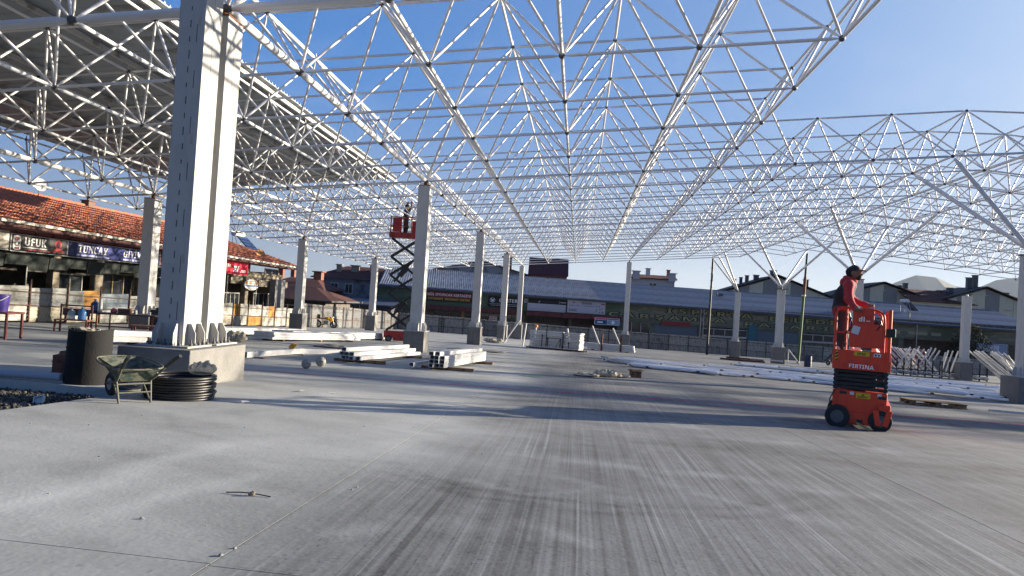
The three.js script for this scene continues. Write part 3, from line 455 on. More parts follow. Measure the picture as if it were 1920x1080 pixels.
// ---------- far market hall ----------
const HALL = { k: 1.17, p: [-25.67, -0.233, -91.26], turn: 10.783 * Math.PI / 180 };
const hallPt = (s, y, z = 0) => { const c = Math.cos(HALL.turn), n = Math.sin(HALL.turn); return V(HALL.p[0] + (s * c + z * n) * HALL.k, HALL.p[1] + y * HALL.k, HALL.p[2] + (z * c - s * n) * HALL.k); };
const onHall = (s, y, z = 0.1) => (o) => { o.position.copy(hallPt(s, y, z)); o.rotation.y = HALL.turn; o.scale.setScalar(HALL.k); };
const slate = std(0.24, 0.285, 0.37, 0.5, 0.0, { map: rep(grime, 0.3) }), slateOld = std(0.40, 0.415, 0.44, 0.5, 0.0, { map: rep(grime, 0.16) });
{
  const B = thing('market_hall', 'long low market hall with a blue ribbed metal roof along the far side', 'hall', HALL.p, HALL.turn); B.scale.setScalar(HALL.k);
  const L = 80, ey = (s) => 2.42 - 0.0085 * s;
  const mural = (x, y) => { const a = fbm(x * 0.35, y * 0.8 + 3, 4), b = fbm(x * 0.6 + 30, y * 1.2 + 9, 4); if (x < 27) return a > 0.56 ? [0.07, 0.10, 0.06] : [0.085, 0.12, 0.085]; return a > 0.58 ? [0.10, 0.11, 0.075] : b > 0.52 ? [0.18, 0.17, 0.125] : [0.13, 0.135, 0.10]; };
  const wallM = canvasMat(2048, 96, (g, w, h) => {
    for (let i = 0; i < w; i += 4) for (let j = 0; j < h; j += 4) { const s = i / w * L, c = mural(s * 1.0, j / 24), k = 1; g.fillStyle = `rgb(${lin2s(c[0] * k)},${lin2s(c[1] * k)},${lin2s(c[2] * k)})`; g.fillRect(i, j, 4, 4); }
    const X = (s) => s / L * w, sp = (str, s0, s1, y, size) => { const n = [...str]; n.forEach((ch, k) => { if (ch === ' ') return; const x = X(s0 + (s1 - s0) * (k + 0.5) / n.length); g.save(); g.translate(x, y); g.scale(1.75, 1); txt(g, ch, 0, 0, size, '#918b68', 'sans-serif', undefined, 'bold', '#20281c'); g.restore(); }); };
    sp('ISPARTA', 32.0, 42.6, 26, 30); sp('BELEDİYESİ', 44.4, 58.5, 30, 30); sp('ÇARŞAMBA', 25.4, 39.6, 62, 32); sp('PAZARI', 41.2, 52.4, 70, 32);
    g.fillStyle = '#8f8a6e'; for (const [s, wd] of [[59, 1.6], [61.6, 2.4], [64.5, 1.2], [70.2, 1.4]]) g.fillRect(X(s), 50, X(wd), 20);
  }, 0.9);
  obj('mural_wall', quad([[0, 0.3, 0], [L, 0.1, 0], [L, ey(L) + 0.1, 0], [0, ey(0) + 0.1, 0]]), wallM, B, true);
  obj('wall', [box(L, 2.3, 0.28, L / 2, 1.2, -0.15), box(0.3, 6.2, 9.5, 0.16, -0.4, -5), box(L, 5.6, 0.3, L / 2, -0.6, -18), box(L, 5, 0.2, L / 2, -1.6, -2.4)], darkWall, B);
  // roof sheets with standing ribs, laid side by side from eave to ridge
  const n = 78, w = L / n, run = Math.hypot(10, 2.35);
  const prof = [[0, 0]]; for (let k = 0; k < 4; k++) { const o = k * w / 4; prof.push([o + 0.03, 0.012], [o + 0.13, 0.012], [o + 0.15, 0.12], [o + 0.2, 0.12], [o + 0.23, 0.012]); } prof.push([w - 0.004, 0]);
  const sheetG = metreUV(ni(prism(prof, run)));
  for (let k = 0; k < n; k++) { const o = inst('roof_sheet', sheetG, k < 24 ? slateOld : slate, B), s = k * w, y0 = ey(s) + 0.12; o.position.set(s, y0 + 2.35, -9.5); o.rotation.x = Math.atan2(2.35 + 0.0085 * s - 0.006 * s, 10); }
  obj('fascia', [beam([-0.1, ey(0) + 0.04, 0.52], [L, ey(L) + 0.04, 0.52], 0.06, 0.28), beam([-0.1, ey(0) - 0.06, 0.25], [L, ey(L) - 0.06, 0.25], 0.5, 0.03)], std(0.05, 0.075, 0.12, 0.5), B);
  obj('gutter', beam([-0.1, ey(0) + 0.14, 0.6], [L, ey(L) + 0.14, 0.6], 0.12, 0.09), slate, B);
  obj('ridge_cap', beam([0, 4.9, -9.5], [L, 4.4, -9.5], 0.5, 0.08), slate, B);
  obj('back_roof', quadStrip([[0, 4.82, -9.5], [L, 4.3, -9.5]], [[0, 2.2, -19], [L, 1.9, -19]]), slate, B);
  const bands = [[5.2, 10.6, 'shop'], [11, 16, 'shop'], [16.3, 21.3, 'dark'], [21.6, 26.8, 'dark'], [27.4, 30.6, 'door'], [31.1, 36.2, 'shutter'], [36.8, 42, 'win'], [43.2, 48.4, 'shutter'], [48.7, 52.5, 'win'], [53, 57, 'win'], [57.4, 60.6, 'door'], [61.1, 69, 'dark'], [74.4, 79, 'shop']];
  let prev = 0; const piers = [];
  for (const [a, b] of [...bands, [80, 80]]) { if (a - prev > 0.05) piers.push(box(a - prev, 3.9, 0.24, (a + prev) / 2, -1.75, -0.125)); prev = b; }
  const pierM = std(0.12, 0.13, 0.10, 0.9, 0, { map: rep(grime, 0.5) }); piers.forEach((g) => obj('pier', g, pierM, B));
  const sh = std(0.10, 0.13, 0.17, 0.5, 0.2), fr = std(0.34, 0.34, 0.32, 0.6), red = std(0.16, 0.03, 0.035, 0.8);
  for (const [a, b, kind] of bands) {
    const m = (a + b) / 2, wd = b - a;
    if (kind === 'shutter') { const g = []; for (let k = 0; k < 18; k++) g.push(box(wd, 0.15, 0.03, m, 0.05 - k * 0.165, -0.2 + 0.012 * (k % 2))); obj('shutter', g, sh, B); }
    else if (kind === 'dark') { const g = []; for (let k = 0; k < 16; k++) g.push(box(wd, 0.15, 0.03, m, 0.05 - k * 0.165, -1.3 + 0.012 * (k % 2))); obj('shutter', g, std(0.10, 0.075, 0.07, 0.6, 0, { map: rep(grime, 0.6) }), B); obj('reveal', [box(0.1, 3.6, 1.2, a + 0.05, -1.6, -0.75), box(0.1, 3.6, 1.2, b - 0.05, -1.6, -0.75), box(wd, 0.1, 1.2, m, 0.16, -0.75)], darkWall, B); }  // slats added in open bays, coloured dark in place of the shade within
    else {
      const y0 = kind === 'win' ? -0.9 : -2.6, y1 = kind === 'win' ? -0.12 : 0.12, nn = Math.max(2, Math.round(wd / 1.25)), fm = kind === 'shop' ? red : fr;
      const w0 = obj(kind === 'door' ? 'shop_door' : 'window', [box(wd, 0.1, 0.1, m, y1, -0.12), box(wd, 0.1, 0.1, m, y0, -0.12), ...Array.from({ length: nn + 1 }, (_, k) => box(0.08, y1 - y0, 0.1, a + wd * k / nn, (y0 + y1) / 2, -0.12)), ...(kind === 'win' ? [box(wd, 0.1, 0.26, m, y0 - 0.1, -0.06)] : [])], fm, B);
      for (let k = 0; k < nn; k++) obj('pane', box(wd / nn - 0.08, y1 - y0 - 0.1, 0.012, a + wd * (k + 0.5) / nn, (y0 + y1) / 2, -0.15), glass, w0);
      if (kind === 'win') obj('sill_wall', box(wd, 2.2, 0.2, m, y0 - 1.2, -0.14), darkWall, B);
    }
  }
  obj('canopy', [box(10.8, 0.5, 1.0, 21.6, 0.38, 0.5), box(10.6, 0.45, 0.7, 5.3 + 5, 0.42, 0.36)], maroon, B);
  obj('teal_panel', box(0.95, 3, 0.06, 42.6, -0.9, 0.06), std(0.02, 0.11, 0.15, 0.6), B);
  obj('yellow_post', box(0.36, 3.2, 0.3, 9.35, -1.3, 0.2), std(0.26, 0.12, 0.03, 0.8), B);
  obj('red_lintel', box(3.4, 0.42, 0.08, 33.5, 0.2, 0.08), std(0.24, 0.02, 0.02, 0.6), B);
  obj('drain_pipe', [[36.4, 0.1], [36.75, 0.1], [62.6, 0.1], [75.6, 0.1]].map(([s, z]) => cyl([s, -3, z], [s, ey(s), z], 0.055)), M.galv, B);
  obj('roof_vent', [cyl([56.5, 3.0, -4], [56.5, 3.7, -4], 0.07), cyl([40.5, 3.2, -6], [40.5, 4.3, -6], 0.05), box(0.5, 0.3, 0.4, 41, 4.0, -6), cyl([6, 4.6, -9], [6, 5.3, -9], 0.06), cyl([63, 2.6, -2], [63, 3.2, -2], 0.06)], M.node, B);
  for (const [s, z] of [[37.3, -5.5], [42.3, -4.5], [45.5, -6]]) obj('skylight', box(1.0, 0.03, 0.6, s, ey(s) + 0.22 + 0.235 * -z, z, 0.23), whiteM, B);
}
const bk = std(0.02, 0.02, 0.02, 0.7);
board('sign_board', 'red and yellow shop sign lettered GÜL OYUNCAK KIRTASİYE', 'sign', onHall(7.72, 1.12, 0.16), 5.1, 1.04, canvasMat(1024, 208, (g, w, h) => { g.fillStyle = '#7d1f24'; g.fillRect(0, 0, w, h); g.fillStyle = '#2c1714'; g.fillRect(0, 118, w, 90); txt(g, 'GÜL OYUNCAK KIRTASİYE', 512, 62, 84, '#cfd0d8', 'sans-serif', 980); txt(g, 'FOTOKOPİ  İNTERNET CİKTISI', 512, 160, 66, '#c9a63c', 'sans-serif', 980); }), bk);
board('sign_board', 'black shop sign lettered GÖSTERİ behind the middle columns', 'sign', onHall(14.0, 0.86, 0.16), 3.9, 1.16, canvasMat(800, 240, (g, w, h) => { g.fillStyle = '#101012'; g.fillRect(0, 0, w, h); g.strokeStyle = '#c9c9cc'; g.lineWidth = 8; g.beginPath(); g.arc(92, 84, 56, 0, 7); g.stroke(); g.fillStyle = '#c9c9cc'; g.beginPath(); g.arc(92, 92, 34, 0, 7); g.fill(); g.fillRect(44, 44, 22, 30); g.fillRect(120, 44, 22, 30); txt(g, 'GÖSTERİ', 480, 82, 116, '#d9d9dc', 'sans-serif', 560); g.fillStyle = '#9c9ca2'; for (let k = 0; k < 14; k++) g.fillRect(24 + k * 55, 166, 44, 14); for (let k = 0; k < 11; k++) g.fillRect(60 + k * 60, 200, 46, 14); }), bk);
board('sign_board', 'small white square sign right of the black GÖSTERİ sign', 'sign', onHall(16.22, 1.5, 0.14), 0.46, 0.5, canvasMat(64, 64, (g, w, h) => { g.fillStyle = '#9a9aa4'; g.fillRect(0, 0, w, h); g.fillStyle = '#26262c'; g.fillRect(26, 16, 20, 30); }), bk);
board('sign_board', 'long black sign under the eave above the white cloth banner', 'sign', onHall(18.75, 1.5, 0.12), 4.3, 0.58, canvasMat(860, 116, (g, w, h) => { g.fillStyle = '#0e1014'; g.fillRect(0, 0, w, h); g.fillStyle = '#bcbcc4'; g.beginPath(); g.moveTo(190, 84); g.lineTo(260, 40); g.lineTo(236, 84); g.fill(); smallPrint(g, 300, 520, 66, 22, '#3b3e46', 4); g.fillStyle = '#b9b9bd'; g.fillRect(686, 22, 5, 80); smallPrint(g, 706, 840, 62, 30, '#c8c8cc', 6); }), bk);
board('banner', 'long blank white cloth banner hung on the far hall', 'banner', onHall(18.6, 0.7, 0.2), 4.3, 0.82, std(0.42, 0.43, 0.49, 0.85, 0, { bumpMap: rep(bumpy, 1.5), bumpScale: 0.03 }), whiteM, 0.03);
board('sign_board', 'white shop sign lettered TEKNİK with rows of small pictures', 'sign', onHall(23.1, 0.74, 0.2), 4.3, 1.4, canvasMat(900, 300, (g, w, h) => { g.fillStyle = '#a9a9b8'; g.fillRect(0, 0, w, h); txt(g, 'TEKNİK', 450, 56, 74, '#25252b', 'sans-serif', 330); smallPrint(g, 40, 610, 124, 30, '#5a5a66', 7); g.fillStyle = '#2a2a33'; for (let k = 0; k < 5; k++) { g.fillRect(30 + k * 40, 214, 30, 18); g.fillRect(30 + k * 40, 250, 30, 18); } for (const [x, y] of [[690, 120], [760, 120], [700, 200], [780, 190], [830, 170], [690, 250], [830, 250], [770, 256], [860, 260]]) { g.beginPath(); g.arc(x, y, 14, 0, 7); g.fill(); } g.fillStyle = '#8a3b42'; g.fillRect(800, 40, 90, 30); g.fillRect(110, 40, 60, 22); }), whiteM);
board('sign_board', 'small blue and white sign hanging under the maroon canopy', 'sign', onHall(25.35, -0.42, 1.05), 2.9, 0.84, canvasMat(512, 148, (g, w, h) => { g.fillStyle = '#b9c2cf'; g.fillRect(0, 0, w, h); g.fillStyle = '#a03a40'; g.fillRect(12, 10, 488, 26); g.fillStyle = '#20466e'; g.fillRect(12, 46, 244, 90); g.fillStyle = '#7c95ae'; g.fillRect(262, 46, 238, 90); g.fillStyle = '#dfe6ee'; g.fillRect(60, 80, 110, 30); g.beginPath(); g.arc(380, 92, 34, 0, 7); g.fill(); }), bk);
board('sign_board', 'dark framed sign with curly white lettering left of the raised lift mast', 'sign', onHall(1.35, -0.36, 0.12), 2.1, 0.6, canvasMat(256, 72, (g, w, h) => { g.fillStyle = '#23242a'; g.fillRect(0, 0, w, h); g.strokeStyle = '#8d9096'; g.lineWidth = 7; g.beginPath(); g.moveTo(34, 54); for (let k = 0; k < 7; k++) g.bezierCurveTo(44 + k * 28, 4, 74 + k * 28, 20, 52 + k * 28, 54); g.stroke(); }), bk);
board('poster', 'small white poster with red print in the shop window by the second middle column', 'poster', onHall(12.7, -0.75, 0.12), 0.95, 0.62, canvasMat(128, 84, (g, w, h) => { g.fillStyle = '#b5aaa8'; g.fillRect(0, 0, w, h); smallPrint(g, 18, 110, 28, 24, '#a23a3a', 2); g.fillRect(18, 52, 90, 12); }), bk, 0.03);
board('banner', 'wide white banner with blue edge on the far right of the hall', 'banner', onHall(72, -1.15, 0.3), 3.9, 1.25, canvasMat(256, 84, (g, w, h) => { g.fillStyle = '#7f8ca6'; g.fillRect(0, 0, w, h); g.fillStyle = '#b6bccb'; g.fillRect(8, 10, 180, 60); }, 0.8), whiteM, 0.04);
solarHeater('solar water heater standing on the blue hall roof behind the orange lift', hallPt(64, 3.35, -4).toArray(), HALL.turn + Math.PI / 2, 0.9);
// ---------- houses behind and hills ----------
const brickRoof = std(0.10, 0.03, 0.025, 0.85, 0, { map: rep(grime, 0.5), bumpMap: rep(bumpy, 1.2), bumpScale: 0.06 }), greyWall = std(0.22, 0.23, 0.25, 0.9, 0, { map: rep(grime, 0.2) }), pinkWall = std(0.36, 0.17, 0.12, 0.9, 0, { map: rep(grime, 0.2) }), brickM = std(0.28, 0.10, 0.055, 0.9, 0, { map: rep(grime, 0.9) });
function house(o) {                                                     // w across, d deep, h to the eave, r ridge rise; the ridge runs across unless gable
  const t = thing(o.name ?? 'house', o.label, o.cat ?? 'house', [o.x, o.y ?? -4, o.z], o.turn ?? 0), { w, d, h, r } = o, e = o.e ?? 0.5;
  obj('wall', o.gable ? prism([[-w / 2, 0], [w / 2, 0], [w / 2, h], [0, h + r * (w / (w + 2 * e))], [-w / 2, h]], d).translate(0, 0, -d / 2) : box(w, h, d, 0, h / 2, 0), o.wall, t);
  const rf = obj('roof', o.gable
    ? [-1, 1].map((s) => beam([s * (w / 2 + e), h - 0.1, 0], [0, h + r, 0], d + e * 1.2, 0.16))
    : o.hip ? quadStrip([[-w / 2 - e, h, d / 2 + e], [w / 2 + e, h, d / 2 + e], [w / 2 + e, h, -d / 2 - e], [-w / 2 - e, h, -d / 2 - e], [-w / 2 - e, h, d / 2 + e]], [[-w * 0.22, h + r, 0], [w * 0.22, h + r, 0], [w * 0.22, h + r, 0], [-w * 0.22, h + r, 0], [-w * 0.22, h + r, 0]])
      : [-1, 1].map((s) => beam([0, h - 0.1, s * (d / 2 + e)], [0, h + r, 0], w + 2 * e, 0.16)), o.roof ?? brickRoof, t);
  if (o.hip) obj('eave_board', box(w + 2 * e, 0.14, d + 2 * e, 0, h - 0.05, 0), M.node, t);
  for (const [x, y, z, cw, ch, m] of o.chim ?? []) obj('chimney', [box(cw, ch, cw, x, y + ch / 2, z), box(cw * 1.4, 0.12, cw * 1.4, x, y + ch + 0.06, z)], m ?? brickM, t);
  for (const [x, y, ww, wh] of o.win ?? []) { const f = obj('window', [box(ww + 0.16, 0.1, 0.14, x, y + wh / 2, d / 2), box(ww + 0.16, 0.1, 0.2, x, y - wh / 2, d / 2 + 0.02), box(0.08, wh, 0.13, x - ww / 2, y, d / 2), box(0.08, wh, 0.13, x + ww / 2, y, d / 2), box(0.06, wh, 0.12, x, y, d / 2)], whiteFrame, t); obj('pane', box(ww, wh, 0.04, x, y, d / 2 + 0.005), glass, f); }
  return t;
}
house({ label: 'grey two storey house with a dark red hip roof and chimneys behind the left fence', x: -31.5, z: -104, w: 12, d: 10, h: 7.4, r: 1.9, hip: 1, wall: greyWall, chim: [[-3.2, 7.9, 2.5, 0.7, 1.4, plaster], [-1, 8.2, 2.0, 1.0, 1.1, plaster], [1.6, 8.4, 1.8, 1.0, 1.2, plaster], [4.6, 7.6, 2.2, 0.9, 1.5, brickM]], win: [[-3.2, 6, 1.0, 1.3], [-1.2, 6, 1.0, 1.3], [2.4, 6, 1.3, 1.3], [5, 6, 1.0, 1.3]], turn: 0.12 });
house({ label: 'orange house with a red tiled roof right of the left shop row', x: -36, z: -92, w: 8, d: 8, h: 5.6, r: 1.4, hip: 1, wall: pinkWall, chim: [[-2.6, 6.8, 1, 0.6, 1.3], [-1, 7.0, 1, 0.5, 1.2], [2.6, 6.8, 1.5, 1.0, 1.0]], win: [[-2, 4.6, 1, 1.2], [1, 4.6, 1, 1.2], [3, 4.6, 0.9, 1.2]] });
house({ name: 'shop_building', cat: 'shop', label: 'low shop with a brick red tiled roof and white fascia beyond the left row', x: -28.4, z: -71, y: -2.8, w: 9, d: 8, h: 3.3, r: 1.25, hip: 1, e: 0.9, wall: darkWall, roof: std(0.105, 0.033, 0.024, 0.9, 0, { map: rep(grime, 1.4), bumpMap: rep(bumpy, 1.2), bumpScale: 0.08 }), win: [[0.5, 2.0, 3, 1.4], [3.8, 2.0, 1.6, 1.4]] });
house({ name: 'shop_building', cat: 'shop', label: 'low dark shop with a blue grey roof between the grey house and the fence', x: -27.0, z: -90, y: -3, w: 9, d: 8, h: 3.2, r: 0.5, wall: std(0.045, 0.05, 0.075, 0.85), roof: std(0.06, 0.075, 0.11, 0.6), win: [[-2.6, 2.2, 2.4, 1.8], [0.6, 2.2, 2.4, 1.8]] });
house({ label: 'dark red roof with a tall brick chimney behind the market hall', x: -17.5, z: -128, w: 15, d: 10, h: 10.4, r: 1.9, gable: 1, e: 0.8, wall: greyWall, chim: [[4.4, 10.6, 4, 1.5, 2.6]], turn: 0.1 });
house({ label: 'dark red boxy roof house rising above the middle of the market hall', x: -5.8, z: -128, y: -3, w: 6.4, d: 6.5, h: 9.6, r: 3.0, e: 0.25, wall: std(0.12, 0.06, 0.055, 0.85), roof: std(0.075, 0.018, 0.02, 0.75), turn: 0.05 });
house({ label: 'white parapet house with a red roof behind the single far column', x: 14.2, z: -150, y: -4, w: 8.4, d: 8, h: 12.0, r: 0.8, wall: std(0.4, 0.4, 0.41, 0.85), roof: brickRoof, chim: [[-3.4, 11.6, 4.2, 1.3, 1.6, std(0.4, 0.4, 0.41, 0.85)], [3.6, 11.5, 4.2, 1.3, 1.6, std(0.4, 0.4, 0.41, 0.85)], [-1, 12.6, 3, 0.8, 1.3, std(0.4, 0.4, 0.41, 0.85)], [3.0, 12.6, 3, 0.6, 1.2]], win: [[0, 10.6, 1.4, 1]] });
const stripeA = std(0.26, 0.25, 0.23, 0.9, 0, { map: rep(faint, 0.25) }), stripeB = std(0.58, 0.53, 0.39, 0.9, 0, { map: rep(faint, 0.25) }), eaveD = std(0.06, 0.045, 0.045, 0.85);
function apartment(label, x, z, w, h, r, extra, turn = 0.0) {
  const t = house({ name: 'apartment_building', cat: 'apartment', label, x, z, y: -4, w, d: 14, h, r, gable: 1, e: 1.2, wall: std(0.30, 0.28, 0.21, 0.9), roof: eaveD, turn, win: [-0.38, -0.2, 0.0, 0.2, 0.38].map((k) => [k * w, h - 1.0, 1.5, 1.2]).concat([[0, h + r - 1.5, 0.9, 0.8]]) });
  for (let k = 0; k < 8; k++) { const x0 = -w / 2 + w * k / 8, x1 = x0 + w / 8, yt = (q) => h + r * (w / (w + 2.4)) * (1 - Math.abs(q) / (w / 2)) - 0.2; const pts = [[x0 + 0.05, 0], [x1 - 0.05, 0], [x1 - 0.05, yt(x1)], ...(k === 3 ? [] : []), [x0 + 0.05, yt(x0)]]; obj('wall_panel', prism(pts, 0.08).translate(0, 0, 6.99), [stripeB, stripeA, stripeB, stripeA, stripeB, stripeA, stripeB, stripeB][(k + (extra.s ?? 0)) % 8], t); }
  for (const [x1, y1, cw, ch] of extra.chim) obj('chimney', [box(cw, ch, cw, x1, y1 + ch / 2, 3), box(cw * 1.3, 0.15, cw * 1.3, x1, y1 + ch, 3)], M.node, t);
  return t;
}
apartment('cream and grey striped gable apartment behind the hall, left of the green pole', 42.5, -170, 23.5, 10.6, 4.5, { chim: [[-8.4, 11.8, 0.7, 2.0], [-6.9, 12.2, 0.6, 2.1], [-5.6, 12.5, 0.7, 2.3], [-3.6, 13.2, 1.0, 1.8], [0, 14.4, 1.1, 1.8], [7.2, 12.2, 0.9, 2.4]] });
apartment('striped gable apartment behind the head of the worker in the red hoodie', 65.5, -172, 22.5, 11.0, 4.0, { s: 1, chim: [[5.0, 13, 0.8, 1.6], [6.2, 12.6, 0.8, 2.6], [-5, 12.4, 0.8, 1.6]] });
apartment('striped gable apartment with a dark red roof at the right behind the hall', 86.5, -172, 23.0, 10.8, 4.4, { s: 1, chim: [[-7.5, 12.4, 0.9, 1.6], [-5.4, 12.8, 1.0, 1.9], [-1.5, 14, 0.9, 3.2], [-0.2, 14.2, 0.9, 3.6], [6.2, 12.6, 1.0, 1.7]] });
{
  const roofT = house({ name: 'apartment_building', cat: 'apartment', label: 'long dark red roof in front of the right striped gable', x: 76.5, z: -168, y: -4, w: 16, d: 9, h: 11.2, r: 2.6, e: 0.6, wall: stripeB, roof: brickRoof, turn: 0.25 });
}
{
  const hill = (pts, z, dep) => { const P = [], Q = [], R2 = []; for (const [x, y] of pts) { P.push([x, -120, z + dep * 0.5]); Q.push([x, y, z]); R2.push([x, -120, z - dep]); } return [quadStrip(Q, P), quadStrip(R2, Q)]; };
  const ridge = (x0, x1, peaks, z) => { const p = []; for (let k = 0; k <= 60; k++) { const x = x0 + (x1 - x0) * k / 60; let y = -60; for (const [cx, h, w] of peaks) y = Math.max(y, h * Math.exp(-(((x - cx) / w) ** 2)) + 0.05 * h * (fbm(x / 270, z, 4) - 0.5) - 60); p.push([x, y]); } return p; };
  struct('hills', [...hill(ridge(-600, 22800, [[2330, 385, 480], [2980, 410, 620], [3900, 400, 900], [1300, 150, 700]].map((q) => q.map((v) => v * 3)), 15600), -15600, 4500)], std(0.16, 0.16, 0.13, 1));
}
scene.fog = new THREE.FogExp2(new THREE.Color().setRGB(0.75, 0.82, 0.9), 0.000014);
// ---------- scissor lifts ----------
const ML_ = { red: std(0.68, 0.048, 0.015, 0.38, 0, { map: rep(runs, 1.3) }), red2: std(0.34, 0.02, 0.02, 0.45, 0, { map: rep(grime, 1.2) }), tyre: std(0.025, 0.026, 0.027, 0.9), hub: std(0.12, 0.12, 0.12, 0.6), arm: std(0.02, 0.02, 0.022, 0.5, 0.2), sticker: std(0.6, 0.45, 0.03, 0.6), whiteS: std(0.6, 0.6, 0.6, 0.6), amber: std(0.7, 0.22, 0.02, 0.3) };
function wheel(t, x, z, r, w) { const g = obj('wheel', lathe([[r * 0.55, -w / 2], [r * 0.93, -w / 2], [r, -w / 2 + 0.02], [r, w / 2 - 0.02], [r * 0.93, w / 2], [r * 0.55, w / 2]], 26).rotateX(Math.PI / 2).translate(x, r, z), ML_.tyre, t); obj('hub', [new THREE.CylinderGeometry(r * 0.56, r * 0.56, w - 0.03, 18).rotateX(Math.PI / 2).translate(x, r, z), new THREE.CylinderGeometry(r * 0.2, r * 0.2, w + 0.02, 10).rotateX(Math.PI / 2).translate(x, r, z), ...[0, 1, 2, 3, 4].map((k) => new THREE.CylinderGeometry(0.012, 0.012, w - 0.01, 6).rotateX(Math.PI / 2).translate(x + r * 0.36 * Math.cos(k * 1.257), r + r * 0.36 * Math.sin(k * 1.257), z))], ML_.hub, g); return g; }
function scissorArms(t, L, W, y0, y1, n, th) {
  const st = (y1 - y0) / n;
  for (let k = 0; k < n; k++) for (const s of [-1, 1]) {
    const ya = y0 + k * st, yb = ya + st, z = s * (W / 2 - 0.05);
    obj('scissor_arm', beam([-L / 2, ya, z], [L / 2, yb, z], 0.075, th * 1.25), ML_.arm, t); obj('scissor_arm', beam([-L / 2, yb, z - s * 0.06], [L / 2, ya, z - s * 0.08], 0.075, th * 1.25), ML_.arm, t);
  }
  for (let k = 0; k <= n; k++) for (const x of [-L / 2, L / 2]) obj('cross_pin', cyl([x, y0 + k * st, -W / 2], [x, y0 + k * st, W / 2], 0.035, 0.035, 10), ML_.arm, t);
  for (let k = 0; k < n; k++) obj('cross_pin', cyl([0, y0 + (k + 0.5) * st, -W / 2], [0, y0 + (k + 0.5) * st, W / 2], 0.03, 0.03, 10), ML_.arm, t);
}
{ // near lift
  const t = thing('scissor_lift', 'small orange red scissor lift lettered FIRTINA with a worker standing on it', 'scissor lift', [5.48, gy(5.48, -14.68), -14.68], -0.35);
  const L = 0.96, W = 1.4, h = L / 2, q = W / 2, QF = q + 0.0135, QG = q + 0.027;
  wheel(t, -0.36, q - 0.06, 0.215, 0.15); wheel(t, 0.36, q - 0.06, 0.2, 0.13); wheel(t, -0.36, -q + 0.06, 0.215, 0.15); wheel(t, 0.36, -q + 0.06, 0.2, 0.13);
  obj('chassis', [rbox(0.92, 0.42, W - 0.14, 0.02, 0.0, 0.5, 0), rbox(0.5, 0.22, W - 0.1, 0.02, 0.02, 0.2, 0), rbox(0.2, 0.16, W - 0.02, 0.02, 0.42, 0.42, 0), rbox(0.1, 0.3, 0.04, 0.01, 0.3, 0.26, q - 0.0, 0, 0, 0.2), rbox(0.1, 0.3, 0.04, 0.01, 0.47, 0.26, q, 0, 0, -0.25)], ML_.red, t);
  for (const g of [box(0.12, 0.05, 0.02, -0.28, 0.66, q - 0.072), box(0.14, 0.05, 0.02, 0.38, 0.62, q - 0.072), box(0.1, 0.06, 0.03, 0.02, 0.16, q - 0.05)]) obj('slot', g, M.black, t);
  obj('warning_label', box(0.24, 0.1, 0.006, 0.06, 0.63, q - 0.068), canvasMat(128, 56, (g, w, hh) => { g.fillStyle = '#d8ae1e'; g.fillRect(0, 0, w, hh); g.fillStyle = '#3a2b10'; g.beginPath(); g.moveTo(60, 8); g.lineTo(78, 26); g.lineTo(42, 26); g.fill(); for (let k = 0; k < 3; k++) g.fillRect(14, 32 + k * 7, 100 - k * 12, 4); }), t, true);
  for (const x of [-0.13, 0.33]) obj('white_label', box(0.07, 0.06, 0.006, x, 0.66, q - 0.068), ML_.whiteS, t);
  obj('beacon', cyl([0.42, 0.71, q - 0.1], [0.42, 0.78, q - 0.1], 0.03, 0.025, 10), ML_.amber, t);
  obj('chock', box(0.28, 0.025, 0.16, 0.1, 0.075, q + 0.02, 0, 0, -0.45), std(0.42, 0.3, 0.14, 0.8), t);
  obj('hose', [curve([[-0.42, 0.7, q - 0.05], [-0.5, 0.5, q + 0.02], [-0.44, 0.36, q]], 0.012, 10, 5)], M.black, t);
  // folded arms
  const st = 0.075; for (let k = 0; k < 5; k++) for (const s of [-1, 1]) { const y = 0.76 + k * st; obj('scissor_arm', rbox(0.86, 0.062, 0.05, 0.008, 0, y, s * (q - 0.1), 0, 0, 0.02 * (k % 2 ? 1 : -1)), ML_.arm, t); obj('arm_end', [cyl([-0.42, y, s * (q - 0.07)], [-0.42, y, s * (q - 0.02)], 0.042, 0.042, 10), cyl([0.42, y, s * (q - 0.07)], [0.42, y, s * (q - 0.02)], 0.042, 0.042, 10)], ML_.arm, t); }
  obj('cylinder', [rbox(0.5, 0.34, 1.0, 0.02, 0.02, 0.92, 0.05), cyl([-0.3, 0.82, 0.2], [0.3, 0.98, 0.2], 0.04)], ML_.arm, t);
  obj('deck', [rbox(L, 0.06, W, 0.01, 0, 1.13, 0)], ML_.red, t);
  const toe = obj('toe_board', [rbox(L, 0.36, 0.022, 0.006, 0, 1.28, q), rbox(L, 0.3, 0.022, 0.006, 0, 1.26, -q), rbox(0.022, 0.3, W, 0.006, h, 1.26, 0), rbox(0.022, 0.3, W, 0.006, -h, 1.26, 0)], ML_.red, t);
  obj('lettering', quad([[-0.3, 1.125, QF], [0.3, 1.105, QF], [0.3, 1.225, QF], [-0.3, 1.235, QF]]), canvasMat(512, 104, (g, w, hh) => { g.fillStyle = '#c83b22'; g.fillRect(0, 0, w, hh); txt(g, 'FIRTINA', 256, 56, 92, '#f1ecec', 'sans-serif', 490); }), toe, true);
  obj('lettering', quad([[-0.13, 1.37, QF], [0.13, 1.365, QF], [0.13, 1.445, QF], [-0.13, 1.45, QF]]), canvasMat(192, 60, (g, w, hh) => { g.fillStyle = '#c9a91c'; g.fillRect(0, 0, w, hh); txt(g, 'IPAF', 96, 33, 52, '#1c1c1c', 'sans-serif', 170); }), toe, true);
